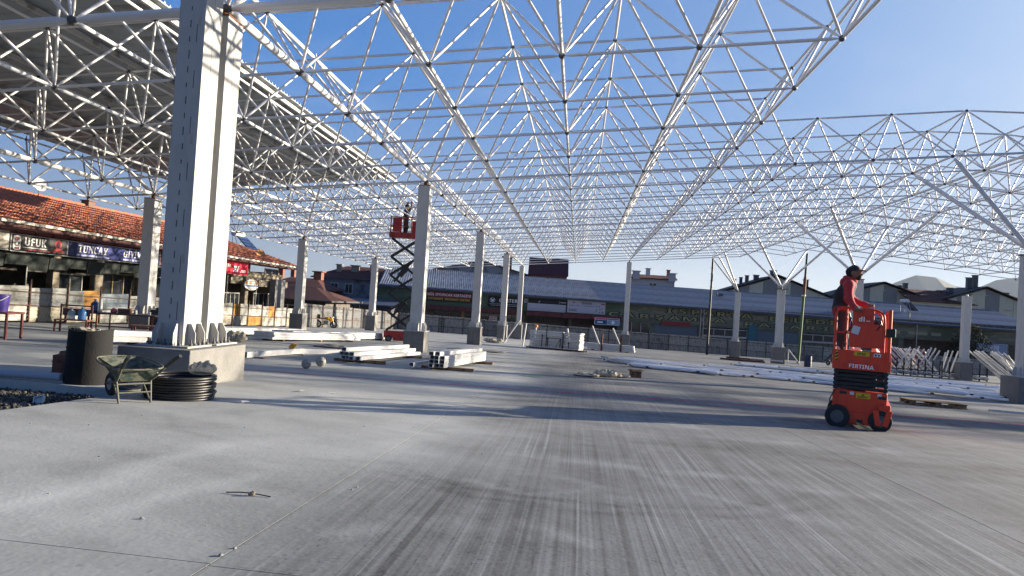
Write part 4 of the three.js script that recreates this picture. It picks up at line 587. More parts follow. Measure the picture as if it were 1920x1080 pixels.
  obj('lettering', quad([[0.2, 1.37, QF], [0.32, 1.368, QF], [0.32, 1.43, QF], [0.2, 1.432, QF]]), canvasMat(64, 32, (g, w, hh) => { g.fillStyle = '#dcdcd8'; g.fillRect(0, 0, w, hh); g.fillStyle = '#444'; g.fillRect(8, 8, 18, 18); g.fillRect(36, 8, 18, 18); }), toe, true);
  obj('stripe_label', quad([[-0.46, 1.26, QF], [-0.4, 1.258, QF], [-0.4, 1.44, QF], [-0.46, 1.442, QF]]), canvasMat(32, 96, (g, w, hh) => { g.fillStyle = '#c9a91c'; g.fillRect(0, 0, w, hh); g.fillStyle = '#15140f'; for (let k = 0; k < 4; k++) { g.beginPath(); g.moveTo(0, k * 32); g.lineTo(32, k * 32 - 20); g.lineTo(32, k * 32 - 4); g.lineTo(0, k * 32 + 16); g.fill(); } }), toe, true);
  const rail = (pts, r = 0.022) => obj('guard_rail', curve(pts, r, 28, 7), ML_.red, t), post = (x, z, y1, r = 0.024) => obj('post', cyl([x, 1.3, z], [x, y1, z], r, r, 8), ML_.red, t);
  for (const s of [1, -1]) { rail([[-h + 0.02, 1.4, s * q], [-h + 0.02, 2.1, s * q], [-h + 0.06, 2.22, s * q], [0, 2.235, s * q], [h - 0.3, 2.23, s * q], [h - 0.16, 2.16, s * q], [h - 0.13, 2.02, s * q], [h - 0.13, 1.5, s * q]]); rail([[-h, 1.78, s * q], [0, 1.77, s * q], [h, 1.76, s * q]], 0.016); post(-h + 0.02, s * q, 2.1); post(h - 0.13, s * q, 2.0); post(-h + 0.2, s * q, 2.22, 0.016); post(h - 0.04, s * q, 2.24, 0.036); }
  rail([[h - 0.04, 2.2, -q], [h - 0.02, 2.22, 0], [h - 0.04, 2.2, q]]); rail([[-h + 0.02, 2.18, -q], [-h, 2.2, 0], [-h + 0.02, 2.18, q]]); rail([[-h + 0.02, 1.76, -q], [-h, 1.76, 0], [-h + 0.02, 1.76, q]], 0.016); rail([[h - 0.04, 1.76, -q], [h - 0.02, 1.76, 0], [h - 0.04, 1.76, q]], 0.016);
  obj('gate_panel', [rbox(0.56, 0.44, 0.03, 0.02, 0.06, 1.74, q + 0.01), rbox(0.36, 0.4, 0.03, 0.02, 0.0, 2.06, q + 0.004)], ML_.red, t);
  const em = obj('emblem', quad([[-0.11, 1.98, QG], [0.13, 1.975, QG], [0.13, 2.135, QG], [-0.11, 2.14, QG]]), canvasMat(128, 88, (g, w, hh) => { g.fillStyle = '#c83b22'; g.fillRect(0, 0, w, hh); txt(g, 'dl', 44, 52, 66, '#ecebe8', 'sans-serif'); txt(g, 'i', 82, 24, 34, '#1d1a1a', 'sans-serif'); g.fillStyle = '#ecebe8'; g.fillRect(84, 62, 34, 8); }), t, true);
  obj('control_box', [rbox(0.18, 0.22, 0.16, 0.02, h - 0.24, 1.92, q - 0.14, 0, 0, 0.3), rbox(0.16, 0.16, 0.06, 0.02, h - 0.02, 1.82, q + 0.02)], M.black, t);
  for (const g of [curve([[-0.24, 2.15, q - 0.02], [-0.2, 1.9, q + 0.03], [-0.33, 1.7, q + 0.03], [-0.28, 1.5, q]], 0.014, 16, 5), curve([[0.2, 2.05, q - 0.02], [0.28, 1.95, q + 0.02], [0.22, 1.85, q + 0.03]], 0.012, 12, 5)]) obj('cable', g, M.black, t);
  obj('document_pouch', rbox(0.13, 0.15, 0.02, 0.008, -0.12, 1.84, q + 0.03, 0, 0, -0.25), ML_.whiteS, t);
}
for (const [x, w, hh, i] of [[-0.36, 0.14, 0.16, 0], [-0.06, 0.3, 0.17, 1], [0.3, 0.2, 0.2, 2]]) {
  const b = thing('plastic_bag', ['crumpled white bag at the left end of the orange lift deck', 'wide white bag in the middle of the orange lift deck', 'white bag at the right end of the orange lift deck'][i], 'bag', [5.28 + x * 0.98 - 0.2 * 0.18, gy(5.28, -14.38) + 1.165, -14.38 + x * 0.2 + 0.12], -0.2);
  const g = new THREE.IcosahedronGeometry(0.5, 3), p = g.attributes.position; for (let k = 0; k < p.count; k++) { const a = V().fromBufferAttribute(p, k), n = 0.75 + 0.5 * fbm(a.x * 3 + i * 9, a.y * 3 + a.z * 2, 3); p.setXYZ(k, a.x * w * n, Math.max(0, a.y * 0.9 + 0.45) * (hh + 0.2) * n, a.z * 0.26 * n); } g.computeVertexNormals(); obj('bag', g, std(0.55, 0.5, 0.43, 0.7), b);
}
{ // raised lift by the column
  const t = thing('scissor_lift', 'red scissor lift raised high on black arms beside the tall middle column', 'scissor lift', [-10.05, gy(-10.05, -40.6), -40.6], 0.22), L = 1.75, W = 0.8, top = 5.95;
  for (const x of [-0.6, 0.6]) for (const z of [-0.33, 0.33]) wheel(t, x, z, 0.19, 0.12);
  obj('chassis', [rbox(L, 0.38, W - 0.12, 0.02, 0, 0.42, 0), rbox(0.7, 0.25, W - 0.1, 0.02, 0, 0.2, 0)], ML_.red2, t);
  scissorArms(t, 1.5, 0.62, 0.66, top - 0.1, 5, 0.1);
  for (const [y, s] of [[1.4, 1], [3.4, -1]]) obj('lift_cylinder', [cyl([-0.5, y, 0], [0.45, y + 1.2, 0], 0.07, 0.07, 10), rbox(0.7, 0.3, 0.4, 0.03, 0.0, y + 0.6, 0, 0, 0, 0.9)], ML_.arm, t);
  obj('deck', rbox(L + 0.1, 0.1, W, 0.01, 0, top, 0), ML_.red2, t);
  obj('toe_board', [-1, 1].map((s) => box(L + 0.1, 0.2, 0.02, 0, top + 0.14, s * W / 2)).concat([-1, 1].map((s) => box(0.02, 0.2, W, s * (L / 2 + 0.04), top + 0.14, 0))), ML_.red2, t);
  for (const s of [-1, 1]) { for (const y of [0.6, 1.1]) obj('guard_rail', cyl([-L / 2, top + y, s * W / 2], [L / 2, top + y, s * W / 2], 0.024), ML_.red2, t); for (const x of [-0.87, -0.3, 0.3, 0.87]) obj('post', cyl([x, top, s * W / 2], [x, top + 1.1, s * W / 2], 0.024), ML_.red2, t); }
  for (const x of [-0.87, 0.87]) for (const y of [0.6, 1.1]) obj('guard_rail', cyl([x, top + y, -W / 2], [x, top + y, W / 2], 0.024), ML_.red2, t);
  obj('gate_panel', rbox(0.5, 0.8, 0.03, 0.01, -0.5, top + 0.65, W / 2), ML_.red2, t); obj('control_box', rbox(0.34, 0.7, 0.2, 0.02, 0.5, top + 0.6, 0.1), ML_.red2, t);
}
// ---------- people ----------
function skinField(bones, size, centre, cells, k = 26) {                // bones: [ax,ay,az, bx,by,bz, ra, rb, tone]
  const mc = new MarchingCubes(cells, new THREE.MeshStandardMaterial(), false, false, 120000); mc.isolation = 0;
  const f = mc.field, n = cells, S = bones.map((b) => ({ a: V(b[0], b[1], b[2]), d: V(b[3] - b[0], b[4] - b[1], b[5] - b[2]), ra: b[6], rb: b[7], c: b[8] })), p = V(), q = V();
  const dist = (s) => { q.copy(p).sub(s.a); const l = s.d.lengthSq(), t = l > 0 ? clamp(q.dot(s.d) / l) : 0; q.addScaledVector(s.d, -t); return q.length() - (s.ra + (s.rb - s.ra) * t); };
  const at = (v, i) => centre[i] + ((v - n / 2) / (n / 2)) * size;
  for (let z = 0; z < n; z++) for (let y = 0; y < n; y++) for (let x = 0; x < n; x++) { p.set(at(x, 0), at(y, 1), at(z, 2)); let s = 0; for (const b of S) s += Math.exp(-k * dist(b)); f[z * n * n + y * n + x] = Math.log(s + 1e-30) / k; }
  mc.update();
  const c = mc.count, pos = mc.positionArray.slice(0, c * 3), nor = mc.normalArray.slice(0, c * 3), col = new Float32Array(c * 3);
  for (let i = 0; i < c; i++) { for (let a = 0; a < 3; a++) pos[i * 3 + a] = centre[a] + pos[i * 3 + a] * size; p.set(pos[i * 3], pos[i * 3 + 1], pos[i * 3 + 2]); let best = 1e9, bc; for (const b of S) { const d = dist(b); if (d < best) { best = d; bc = b.c; } } col.set(bc, i * 3); }
  const g = new THREE.BufferGeometry(); g.setAttribute('position', new THREE.BufferAttribute(pos, 3)); g.setAttribute('normal', new THREE.BufferAttribute(nor, 3)); g.setAttribute('color', new THREE.BufferAttribute(col, 3)); return g;
}
function body(parent, bones, size, centre, cells, k) { const o = new THREE.Mesh(skinField(bones, size, centre, cells, k), new THREE.MeshStandardMaterial({ vertexColors: true, roughness: 0.85 })); o.name = 'body'; o.castShadow = o.receiveShadow = true; parent.add(o); return o; }
const SK = [0.22, 0.115, 0.075], RD = [0.42, 0.035, 0.04], BK = [0.014, 0.014, 0.018], TR = [0.045, 0.042, 0.045], SH = [0.03, 0.026, 0.022], HAIR = [0.015, 0.012, 0.01];
function fingers(hx, hy, hz, dx, dy, dz, side) {                        // four fingers closed over a rail and a thumb
  const o = []; for (let k = 0; k < 4; k++) { const z = hz + (k - 1.5) * 0.019, l = [0.9, 1, 0.96, 0.78][k]; o.push([hx, hy, z, hx + dx * 0.045 * l, hy + dy * 0.02 - 0.01, z, 0.0095, 0.009, SK], [hx + dx * 0.045 * l, hy + dy * 0.02 - 0.01, z, hx + dx * 0.05 * l, hy - 0.045 * l, z, 0.009, 0.008, SK]); }
  o.push([hx - dx * 0.03, hy - 0.005, hz + side * 0.03, hx + dx * 0.005, hy - 0.045, hz + side * 0.05, 0.011, 0.009, SK]); return o;
}
{ // worker on the near lift: stands at the left end of the deck facing right, leaning to the controls
  const t = thing('person', 'worker in a red hoodie, black vest and dark cap leaning over the lift rail', 'person', [5.03, gy(5.28, -14.38) + 1.2, -14.42], -0.3); t.scale.setScalar(1.05);
  const B = [
    [-0.06, 0.06, 0.1, 0.16, 0.045, 0.11, 0.05, 0.038, SH], [-0.08, 0.06, -0.1, 0.14, 0.045, -0.11, 0.05, 0.038, SH],
    [-0.05, 0.1, 0.1, 0.0, 0.48, 0.1, 0.055, 0.07, TR], [0.0, 0.48, 0.1, -0.05, 0.9, 0.085, 0.075, 0.098, TR], [-0.07, 0.1, -0.1, -0.03, 0.48, -0.1, 0.055, 0.07, TR], [-0.03, 0.48, -0.1, -0.06, 0.9, -0.085, 0.075, 0.098, TR],
    [-0.06, 0.92, 0.06, -0.06, 0.92, -0.06, 0.12, 0.12, [0.3, 0.03, 0.03]], [-0.055, 0.99, 0, -0.02, 1.2, 0, 0.145, 0.155, BK], [-0.02, 1.22, 0.05, 0.05, 1.38, 0.05, 0.125, 0.115, BK], [-0.02, 1.22, -0.05, 0.05, 1.38, -0.05, 0.125, 0.115, BK],
    [0.045, 1.4, 0.15, 0.045, 1.4, -0.15, 0.07, 0.07, RD], [0.06, 1.44, 0, 0.105, 1.53, 0, 0.075, 0.062, RD],
    [0.045, 1.4, 0.18, 0.06, 1.13, 0.235, 0.064, 0.056, RD], [0.06, 1.13, 0.235, 0.16, 0.98, 0.3, 0.054, 0.042, RD],
    [0.045, 1.4, -0.18, 0.12, 1.15, -0.22, 0.064, 0.056, RD], [0.12, 1.15, -0.22, 0.34, 1.06, -0.2, 0.054, 0.042, RD],
    [0.16, 0.98, 0.3, 0.2, 0.96, 0.345, 0.036, 0.033, SK], [0.34, 1.06, -0.2, 0.42, 1.05, -0.2, 0.036, 0.033, SK],
  ];
  body(t, B, 0.98, [0.08, 0.8, 0], 96, 34);
  const hd = [[0.12, 1.62, 0, 0.15, 1.66, 0, 0.092, 0.098, SK], [0.11, 1.52, 0, 0.125, 1.6, 0, 0.055, 0.06, SK], [0.175, 1.575, 0, 0.2, 1.555, 0, 0.058, 0.044, SK], [0.235, 1.625, 0, 0.262, 1.6, 0, 0.012, 0.016, SK], [0.235, 1.565, 0.012, 0.235, 1.565, -0.012, 0.012, 0.012, [0.16, 0.06, 0.05]], [0.2, 1.55, 0, 0.21, 1.53, 0.0, 0.05, 0.036, HAIR], [0.12, 1.615, 0.092, 0.115, 1.6, 0.096, 0.022, 0.016, SK], [0.12, 1.615, -0.092, 0.115, 1.6, -0.096, 0.022, 0.016, SK], [0.225, 1.64, 0.036, 0.226, 1.64, 0.036, 0.014, 0.014, [0.02, 0.015, 0.012]], [0.225, 1.64, -0.036, 0.226, 1.64, -0.036, 0.014, 0.014, [0.02, 0.015, 0.012]], [0.07, 1.64, 0, 0.08, 1.6, 0, 0.085, 0.08, HAIR]];
  const head = body(t, hd, 0.2, [0.15, 1.61, 0], 56, 90); head.name = 'head';
  for (const [p, d] of [[[0.21, 0.95, 0.36], 0], [[0.43, 1.05, -0.2], 0]]) { const h = body(t, [[p[0] - 0.03, p[1] + 0.01, p[2], p[0], p[1], p[2], 0.036, 0.034, SK], ...fingers(p[0] + 0.012, p[1] + 0.015, p[2], 1, 0.4, 0, 1)], 0.12, p, 48, 160); h.name = 'hand'; }
  obj('cap', [new THREE.SphereGeometry(0.108, 20, 10, 0, Math.PI * 2, 0, Math.PI * 0.52).scale(1.05, 0.95, 0.98).translate(0.13, 1.665, 0), rbox(0.12, 0.014, 0.15, 0.006, 0.27, 1.672, 0, 0, 0, -0.14), cyl([0.13, 1.767, 0], [0.13, 1.775, 0], 0.012, 0.012, 8)], std(0.022, 0.02, 0.022, 0.85), t);
  obj('hood', [new THREE.TorusGeometry(0.088, 0.045, 10, 20).rotateX(Math.PI / 2).rotateZ(-0.35).translate(0.07, 1.5, 0), new THREE.SphereGeometry(0.085, 14, 10).scale(0.8, 1.1, 1.2).translate(-0.035, 1.44, 0)], std(0.42, 0.035, 0.04, 0.9), t);
  obj('sleeve_stripes', [cyl([0.059, 1.16, 0.229], [0.06, 1.145, 0.232], 0.0615, 0.061, 16), cyl([0.0595, 1.13, 0.235], [0.066, 1.118, 0.24], 0.061, 0.06, 16)], ML_.whiteS, t);
}
{ // worker in the raised lift, arms lifted to the frame
  const top = gy(-10.05, -40.6) + 6.0, t = thing('person', 'worker in dark clothes reaching up from the raised red lift', 'person', [-10.1, top, -40.6], 0.8);
  body(t, [
    [0, 0.06, 0.1, 0.14, 0.045, 0.11, 0.05, 0.04, SH], [0, 0.06, -0.1, 0.14, 0.045, -0.11, 0.05, 0.04, SH], [0, 0.1, 0.1, 0.02, 0.48, 0.1, 0.06, 0.075, TR], [0.02, 0.48, 0.1, 0, 0.92, 0.09, 0.08, 0.1, TR], [0, 0.1, -0.1, 0.02, 0.48, -0.1, 0.06, 0.075, TR], [0.02, 0.48, -0.1, 0, 0.92, -0.09, 0.08, 0.1, TR],
    [0, 0.95, 0, 0, 1.15, 0, 0.14, 0.14, [0.3, 0.13, 0.06]], [0, 1.15, 0.05, 0, 1.38, 0.06, 0.13, 0.12, [0.03, 0.03, 0.035]], [0, 1.15, -0.05, 0, 1.38, -0.06, 0.13, 0.12, [0.03, 0.03, 0.035]], [0, 1.45, 0, 0.02, 1.56, 0, 0.06, 0.055, SK], [0.02, 1.64, 0, 0.05, 1.68, 0, 0.1, 0.1, SK], [0.12, 1.62, 0, 0.14, 1.61, 0, 0.018, 0.016, SK], [0, 1.74, 0, 0.03, 1.74, 0, 0.1, 0.1, HAIR],
    [0, 1.42, 0.2, 0.12, 1.66, 0.3, 0.065, 0.055, [0.03, 0.03, 0.035]], [0.12, 1.66, 0.3, 0.18, 1.92, 0.2, 0.052, 0.04, SK], [0, 1.42, -0.2, 0.12, 1.66, -0.3, 0.065, 0.055, [0.03, 0.03, 0.035]], [0.12, 1.66, -0.3, 0.18, 1.92, -0.2, 0.052, 0.04, SK], [0.18, 1.92, 0.2, 0.19, 2.02, 0.17, 0.038, 0.02, SK], [0.18, 1.92, -0.2, 0.19, 2.02, -0.17, 0.038, 0.02, SK],
  ], 1.08, [0.05, 1.02, 0], 72, 30);
}
// ---------- things on the concrete ----------
const steelW = std(0.54, 0.54, 0.54, 0.4, 0, { map: rep(faint, 0.8) }), whiteP = std(0.58, 0.58, 0.57, 0.5, 0, { map: rep(faint, 0.7) }), wood = std(0.24, 0.14, 0.07, 0.85, 0, { map: rep(grime, 1.5) }), redSteel = std(0.19, 0.05, 0.035, 0.7, 0, { map: rep(grime, 1.4) }), cloth = std(0.45, 0.40, 0.31, 0.95, 0, { map: rep(grime, 1.1) });
function crumple(w, h, d, s, fold = 5) { const g = new THREE.IcosahedronGeometry(1, 5), p = g.attributes.position, a = V(); for (let k = 0; k < p.count; k++) { a.fromBufferAttribute(p, k); const f = fbm(a.x * fold * 0.4 + s * 7, a.z * fold * 0.4 + a.y * 2 + s, 4), r = 0.7 + 0.55 * f; p.setXYZ(k, a.x * w / 2 * r, Math.max(0, (a.y * 0.5 + 0.42) * h * (0.35 + 1.1 * f)), a.z * d / 2 * r); } const q = ni(g); q.computeVertexNormals(); return q; }
// profiles: hollow rectangular tubes
function hollow(w, h, L, t = 0.008) { return [box(w, t, L, 0, h - t / 2, 0), box(w, t, L, 0, t / 2, 0), box(t, h - 2 * t, L, -w / 2 + t / 2, h / 2, 0), box(t, h - 2 * t, L, w / 2 - t / 2, h / 2, 0)]; }
const profG = metreUV(merged(hollow(0.135, 0.105, 6.2)));
function profile(x, y, z, turn, label, group) { const o = inst('steel_profile', profG, steelW, scene); o.name = numbered('steel_profile'); tag(o, label, 'steel profile', group); o.quaternion.setFromUnitVectors(V(0, 1, 0), groundN).multiply(new THREE.Quaternion().setFromAxisAngle(V(0, 1, 0), turn)); o.position.copy(V(x, gy(x, z), z)).addScaledVector(groundN, y); return o; }
{
  const ax = -0.06, dir = V(Math.sin(0.06), 0, Math.cos(0.06));
  const lay = (cx, cz, rows, name, grp, lens) => rows.forEach(([n, off, dz], r) => { for (let k = 0; k < n; k++) { const x = cx + off + (k - (n - 1) / 2) * 0.139 + rr(-0.003, 0.003); profile(x, 0.09 + r * 0.108, cz + dz + rr(-0.12, 0.1), ax, r === rows.length - 1 && n === 1 ? `${name}, the single top one` : `${name}, ${['lowest row', 'second row up', 'third row up', 'top row'][r]}`, `${grp} row ${r}`); } });
  lay(-6.15, -22.9, [[4, 0.05, 0], [3, -0.08, -0.1], [1, -0.22, -0.3]], 'white square profile, pile left of the tall middle column', 'left profile pile');
  lay(-3.62, -22.8, [[3, 0, 0], [3, 0, 0.02], [3, 0, -0.05], [2, -0.07, 0.05]], 'white square profile, stacked block in mid yard', 'middle profile pile');
  lay(-4.35, -22.2, [[1, 0.12, -0.3]], 'white square steel profile lying loose left of the middle block', 'loose profile');
  for (const [x, z] of [[-6.15, -20.4], [-6.1, -25], [-3.6, -20.4], [-3.6, -25]]) { const o = obj('timber_bearer', box(1.5, 0.085, 0.1, 0, 0.0425, 0), wood); tag(o, x < -5 ? 'wooden bearer under the pile of profiles left of the tall middle column' : 'wooden bearer under the stacked block of profiles in mid yard', 'timber', x < -5 ? 'bearers of the left pile' : 'bearers of the middle block'); o.position.set(x, gy(x, z), z); }
}
{
  const b1 = thing('steel_beam', 'white hollow beam lying right of the nearest concrete block with the yellow helmet on it', 'steel beam', onG(-8.5, -20), 0.0, undefined, true); obj('beam', hollow(0.16, 0.15, 3.9).map((g) => g.translate(0, 0.03, 0)), steelW, b1); obj('bearer', [box(0.6, 0.03, 0.1, 0, 0.015, 1.4), box(0.6, 0.03, 0.1, 0, 0.015, -1.4)], wood, b1);
  const b2 = thing('steel_beam', 'long white beam lying flat between the helmet and the profile pile', 'steel beam', onG(-7.6, -24.2), -0.5, undefined, true); obj('beam', hollow(0.16, 0.15, 5.5), steelW, b2);
  const h = thing('safety_helmet', 'yellow safety helmet lying on a white beam', 'helmet', [-8.5, gy(-8.5, -21.3) + 0.2, -21.3], 0.4); h.rotation.z = 0.9;
  obj('shell', [new THREE.SphereGeometry(0.13, 20, 10, 0, 6.284, 0, Math.PI / 2).scale(1.1, 0.95, 0.9)], std(0.62, 0.30, 0.012, 0.35), h); obj('brim', [new THREE.CylinderGeometry(0.16, 0.165, 0.014, 24).scale(1.1, 1, 0.88)], std(0.62, 0.30, 0.012, 0.35), h); obj('rib', [new THREE.TorusGeometry(0.132, 0.01, 6, 20, Math.PI).scale(1.1, 0.95, 1)], std(0.62, 0.30, 0.012, 0.35), h);
}
// stacks of wall panels
function stack(name, label, x, z, turn, w, d, n, th, m = whiteP, jit = 0.04) { const t = thing(name, label, 'panel stack', onG(x, z), turn, undefined, true); for (let k = 0; k < n; k++) obj('panel', rbox(w + rr(-jit, jit), th - 0.006, d + rr(-jit, jit), 0.004, rr(-jit, jit), 0.08 + th * (k + 0.5), rr(-jit, jit)), m, t); for (const s of [-0.4, 0, 0.4]) obj('bearer', box(0.1, 0.08, d, s * w, 0.04, 0), wood, t); return t; }
stack('panel_stack', 'low stack of white wall panels before the column with the grey house behind', -12.2, -36.5, 1.43, 11.0, 1.05, 3, 0.11);
stack('panel_stack', 'stack of white panels nearest the profile piles, left of the raised lift', -12.0, -32.2, 1.36, 7.2, 1.0, 3, 0.1);
stack('panel_stack', 'pale panels lying along the left fence behind the nearest column', -15.4, -33, 1.5, 9, 1.3, 2, 0.14);
{ const t = stack('panel_stack', 'two white slabs lying left of the nearest concrete block', -12.6, -19.8, 1.2, 3.2, 0.5, 2, 0.16); }
{ // big bundle of cladding rails in the middle distance
  const t = thing('rail_bundle', 'big bundle of white steel rails held by dark props in mid yard', 'bundle', onG(-1.4, -51), -0.2, undefined, true), layers = 11;
  for (let k = 0; k < layers; k++) for (let c = 0; c < 2; c++) { const h = c ? 0.108 : 0.118; if (c === 0 && k > 9) continue; obj('rail', rbox(c ? 1.1 : 2.35, h - 0.028, 1.5 + rr(-0.1, 0.1), 0.006, c ? 1.2 + rr(-0.05, 0.05) : -0.62 + rr(-0.05, 0.05), 0.1 + (k + 0.5) * h, rr(-0.06, 0.06)), whiteP, t); }
  for (const [x, y] of [[-0.9, 0.75], [-0.5, 0.55], [0.4, 0.55], [0.55, 1.0], [1.0, 0.35], [-0.6, 1.1]]) obj('prop', [box(0.05, y, 0.05, x, y / 2 + 0.2, 0.8), box(0.09, 0.1, 0.06, x, y + 0.2, 0.82)], M.dark, t);
  obj('strap', [box(1.0, 0.04, 0.03, -0.05, 0.8, 0.8), beam([0.1, 0.2, 0.82], [0.35, 0.7, 0.82], 0.03, 0.03)], M.dark, t); obj('bearer', [box(4.2, 0.1, 0.12, 0, 0.05, 0.5), box(4.2, 0.1, 0.12, 0, 0.05, -0.5)], wood, t);
  const u = thing('rail_bundle', 'low bundle of white rails between two rusty posts left of the single far column', 'bundle', onG(2.7, -60), -0.2, undefined, true);
  for (let k = 0; k < 3; k++) obj('rail', rbox(3.9 + rr(-0.2, 0.2), 0.16, 1.2, 0.01, rr(-0.1, 0.1), 0.14 + k * 0.18, 0), whiteP, u); obj('bearer', [box(0.12, 0.06, 1.4, -1.4, 0.03, 0), box(0.12, 0.06, 1.4, 1.4, 0.03, 0)], wood, u); for (const x of [-0.6, 0.95]) obj('post', box(0.12, 1.35, 0.12, x, 0.68, 0.72), M.rust, u);
}
const lean = (name, label, a, b, r, m = steelW, cat = 'steel pipe', group) => { const A = V(...a), B = V(...b); const o = new THREE.Mesh(metreUV(ni(cyl(V(0, 0, 0), B.clone().sub(A), r, r, 8))), m); o.name = numbered(name); o.castShadow = o.receiveShadow = true; scene.add(o); o.position.copy(A); tag(o, label, cat, group); return o; };
for (const [x, z, dx, h, label] of [[-0.4, -52.3, -0.35, 1.55, 'slanted white bar rising behind the big rail bundle'], [2.0, -59.5, -0.85, 1.95, 'slanted white bar leaning between the two rail bundles'], [3.7, -59.2, -0.9, 1.9, 'slanted white bar left of the single far column'], [-6.1, -60, 0.06, 2.2, 'upright white bar beside the third column of the middle row'], [-6.0, -59.6, 1.25, 2.0, 'slanted white bar beside the third column of the middle row'], [-4.0, -54, 0.15, 1.7, 'thin white stake left of the big rail bundle'], [-3.1, -52, 0.12, 1.5, 'thin white stake with an orange cap at the big rail bundle']]) lean('steel_bar', label, onG(x, z), [x + dx, gy(x, z) + h, z - 0.2], 0.055, whiteP, 'steel bar');
{ const o = obj('orange_cap', lathe([[0, 0.2], [0.1, 0.16], [0.13, 0.06], [0.1, 0]], 12), std(0.6, 0.2, 0.04, 0.6)); tag(o, 'orange cap on top of the thin stake by the rail bundle', 'cap'); o.position.set(-2.98, gy(-3.1, -52) + 1.46, -52.2); }
{ const t = thing('steel_beam', 'thin white beam lying flat in front of the big rail bundle', 'steel beam', onG(0, -41), 0.02, undefined, true); obj('beam', hollow(3.1, 0.05, 0.12).concat([rbox(0.3, 0.16, 0.2, 0.01, 1.5, 0.08, 0)]), whiteP, t); }
// loose white pipes, drawn-in ends, lying in rows
const pipeGs = [0.075, 0.088, 0.065].map((r) => new THREE.LatheGeometry([[0.02, 0], [0.022, 0.06], [r, 0.22], [r, 3.1], [0.022, 3.26], [0.02, 3.32]].map((p) => new THREE.Vector2(...p)), 12).rotateX(Math.PI / 2).translate(0, 0, -1.66));
pipeGs.forEach((g, k) => g.translate(0, [0.075, 0.088, 0.065][k], 0));
const pipeW = std(0.8, 0.8, 0.8, 0.4, 0, { map: rep(faint, 0.8) });
const boltG = [-1.7, 1.7].map((z) => new THREE.CylinderGeometry(0.03, 0.03, 0.12, 8).rotateX(Math.PI / 2).translate(0, 0.075, z));
function pipeAt(x, z, turn, y, label, group) { const o = thing('steel_pipe', label, 'steel pipe', [x, gy(x, z) + y, z], turn, group, true); inst('tube', pipeGs[Math.floor(rnd() * 3)], pipeW, o); boltG.forEach((g) => inst('bolt', g, M.dark, o)); return o; }
const row = (n, x0, z0, x1, z1, turn, jit, label, group, two) => { for (let k = 0; k < n; k++) { const t = n > 1 ? k / (n - 1) : 0; pipeAt(x0 + (x1 - x0) * t + rr(-0.06, 0.06), z0 + (z1 - z0) * t + rr(-0.6, 0.6), turn + rr(-jit, jit) * 2.4, two && k % 3 === 1 ? 0.1 : 0.005, label, group); } };
row(9, 2.5, -36.6, 4.9, -35.9, 0.85, 0.06, 'white steel pipe in the leftmost row on the floor, beside the cardboard box', 'leftmost floor pipes', true);
row(7, 3.7, -32.4, 6.0, -32.5, 0.8, 0.3, 'white steel pipe in the scattered fan nearest the cardboard box', 'fan of floor pipes', false);
row(4, 3.6, -40.2, 6.4, -39.8, 1.3, 0.06, 'white steel pipe lying in the thin row behind the leftmost row', 'thin row of floor pipes', false);
row(2, 5.2, -37.2, 5.9, -36.8, 0.9, 0.1, 'white steel pipe in the pair lying behind the scattered fan', 'pair of floor pipes', false);
row(13, 6.3, -33.6, 11.6, -31.6, 1.0, 0.14, 'white steel pipe in the long row running to the orange lift', 'long row of floor pipes', true);
row(11, 7.4, -37.8, 13.2, -36.4, 1.05, 0.14, 'white steel pipe in the second long row left of the orange lift', 'second row of floor pipes', true);
row(9, 11.6, -48.4, 17, -45.6, 1.1, 0.1, 'white steel pipe in the far row left of the orange lift', 'far row of floor pipes', true);
row(9, 11.6, -31.8, 15.6, -29.8, 1.05, 0.12, 'white steel pipe in the near row right of the orange lift', 'near right row of floor pipes', true);
row(9, 14.5, -39, 20, -36.4, 1.15, 0.12, 'white steel pipe in the middle row left of the right edge column', 'middle right row of floor pipes', true);
row(6, 15.0, -34.4, 18.0, -33, 1.2, 0.08, 'white steel pipe in the row close to the right edge column', 'right edge row of floor pipes', true);
row(8, 18, -47.5, 25, -43, 1.15, 0.1, 'white steel pipe in the row before the pipe racks', 'rack side row of floor pipes', true);
row(7, 17.6, -42, 22.4, -40.4, 1.2, 0.1, 'white steel pipe in the row between rack and right edge column', 'inner right row of floor pipes', true);
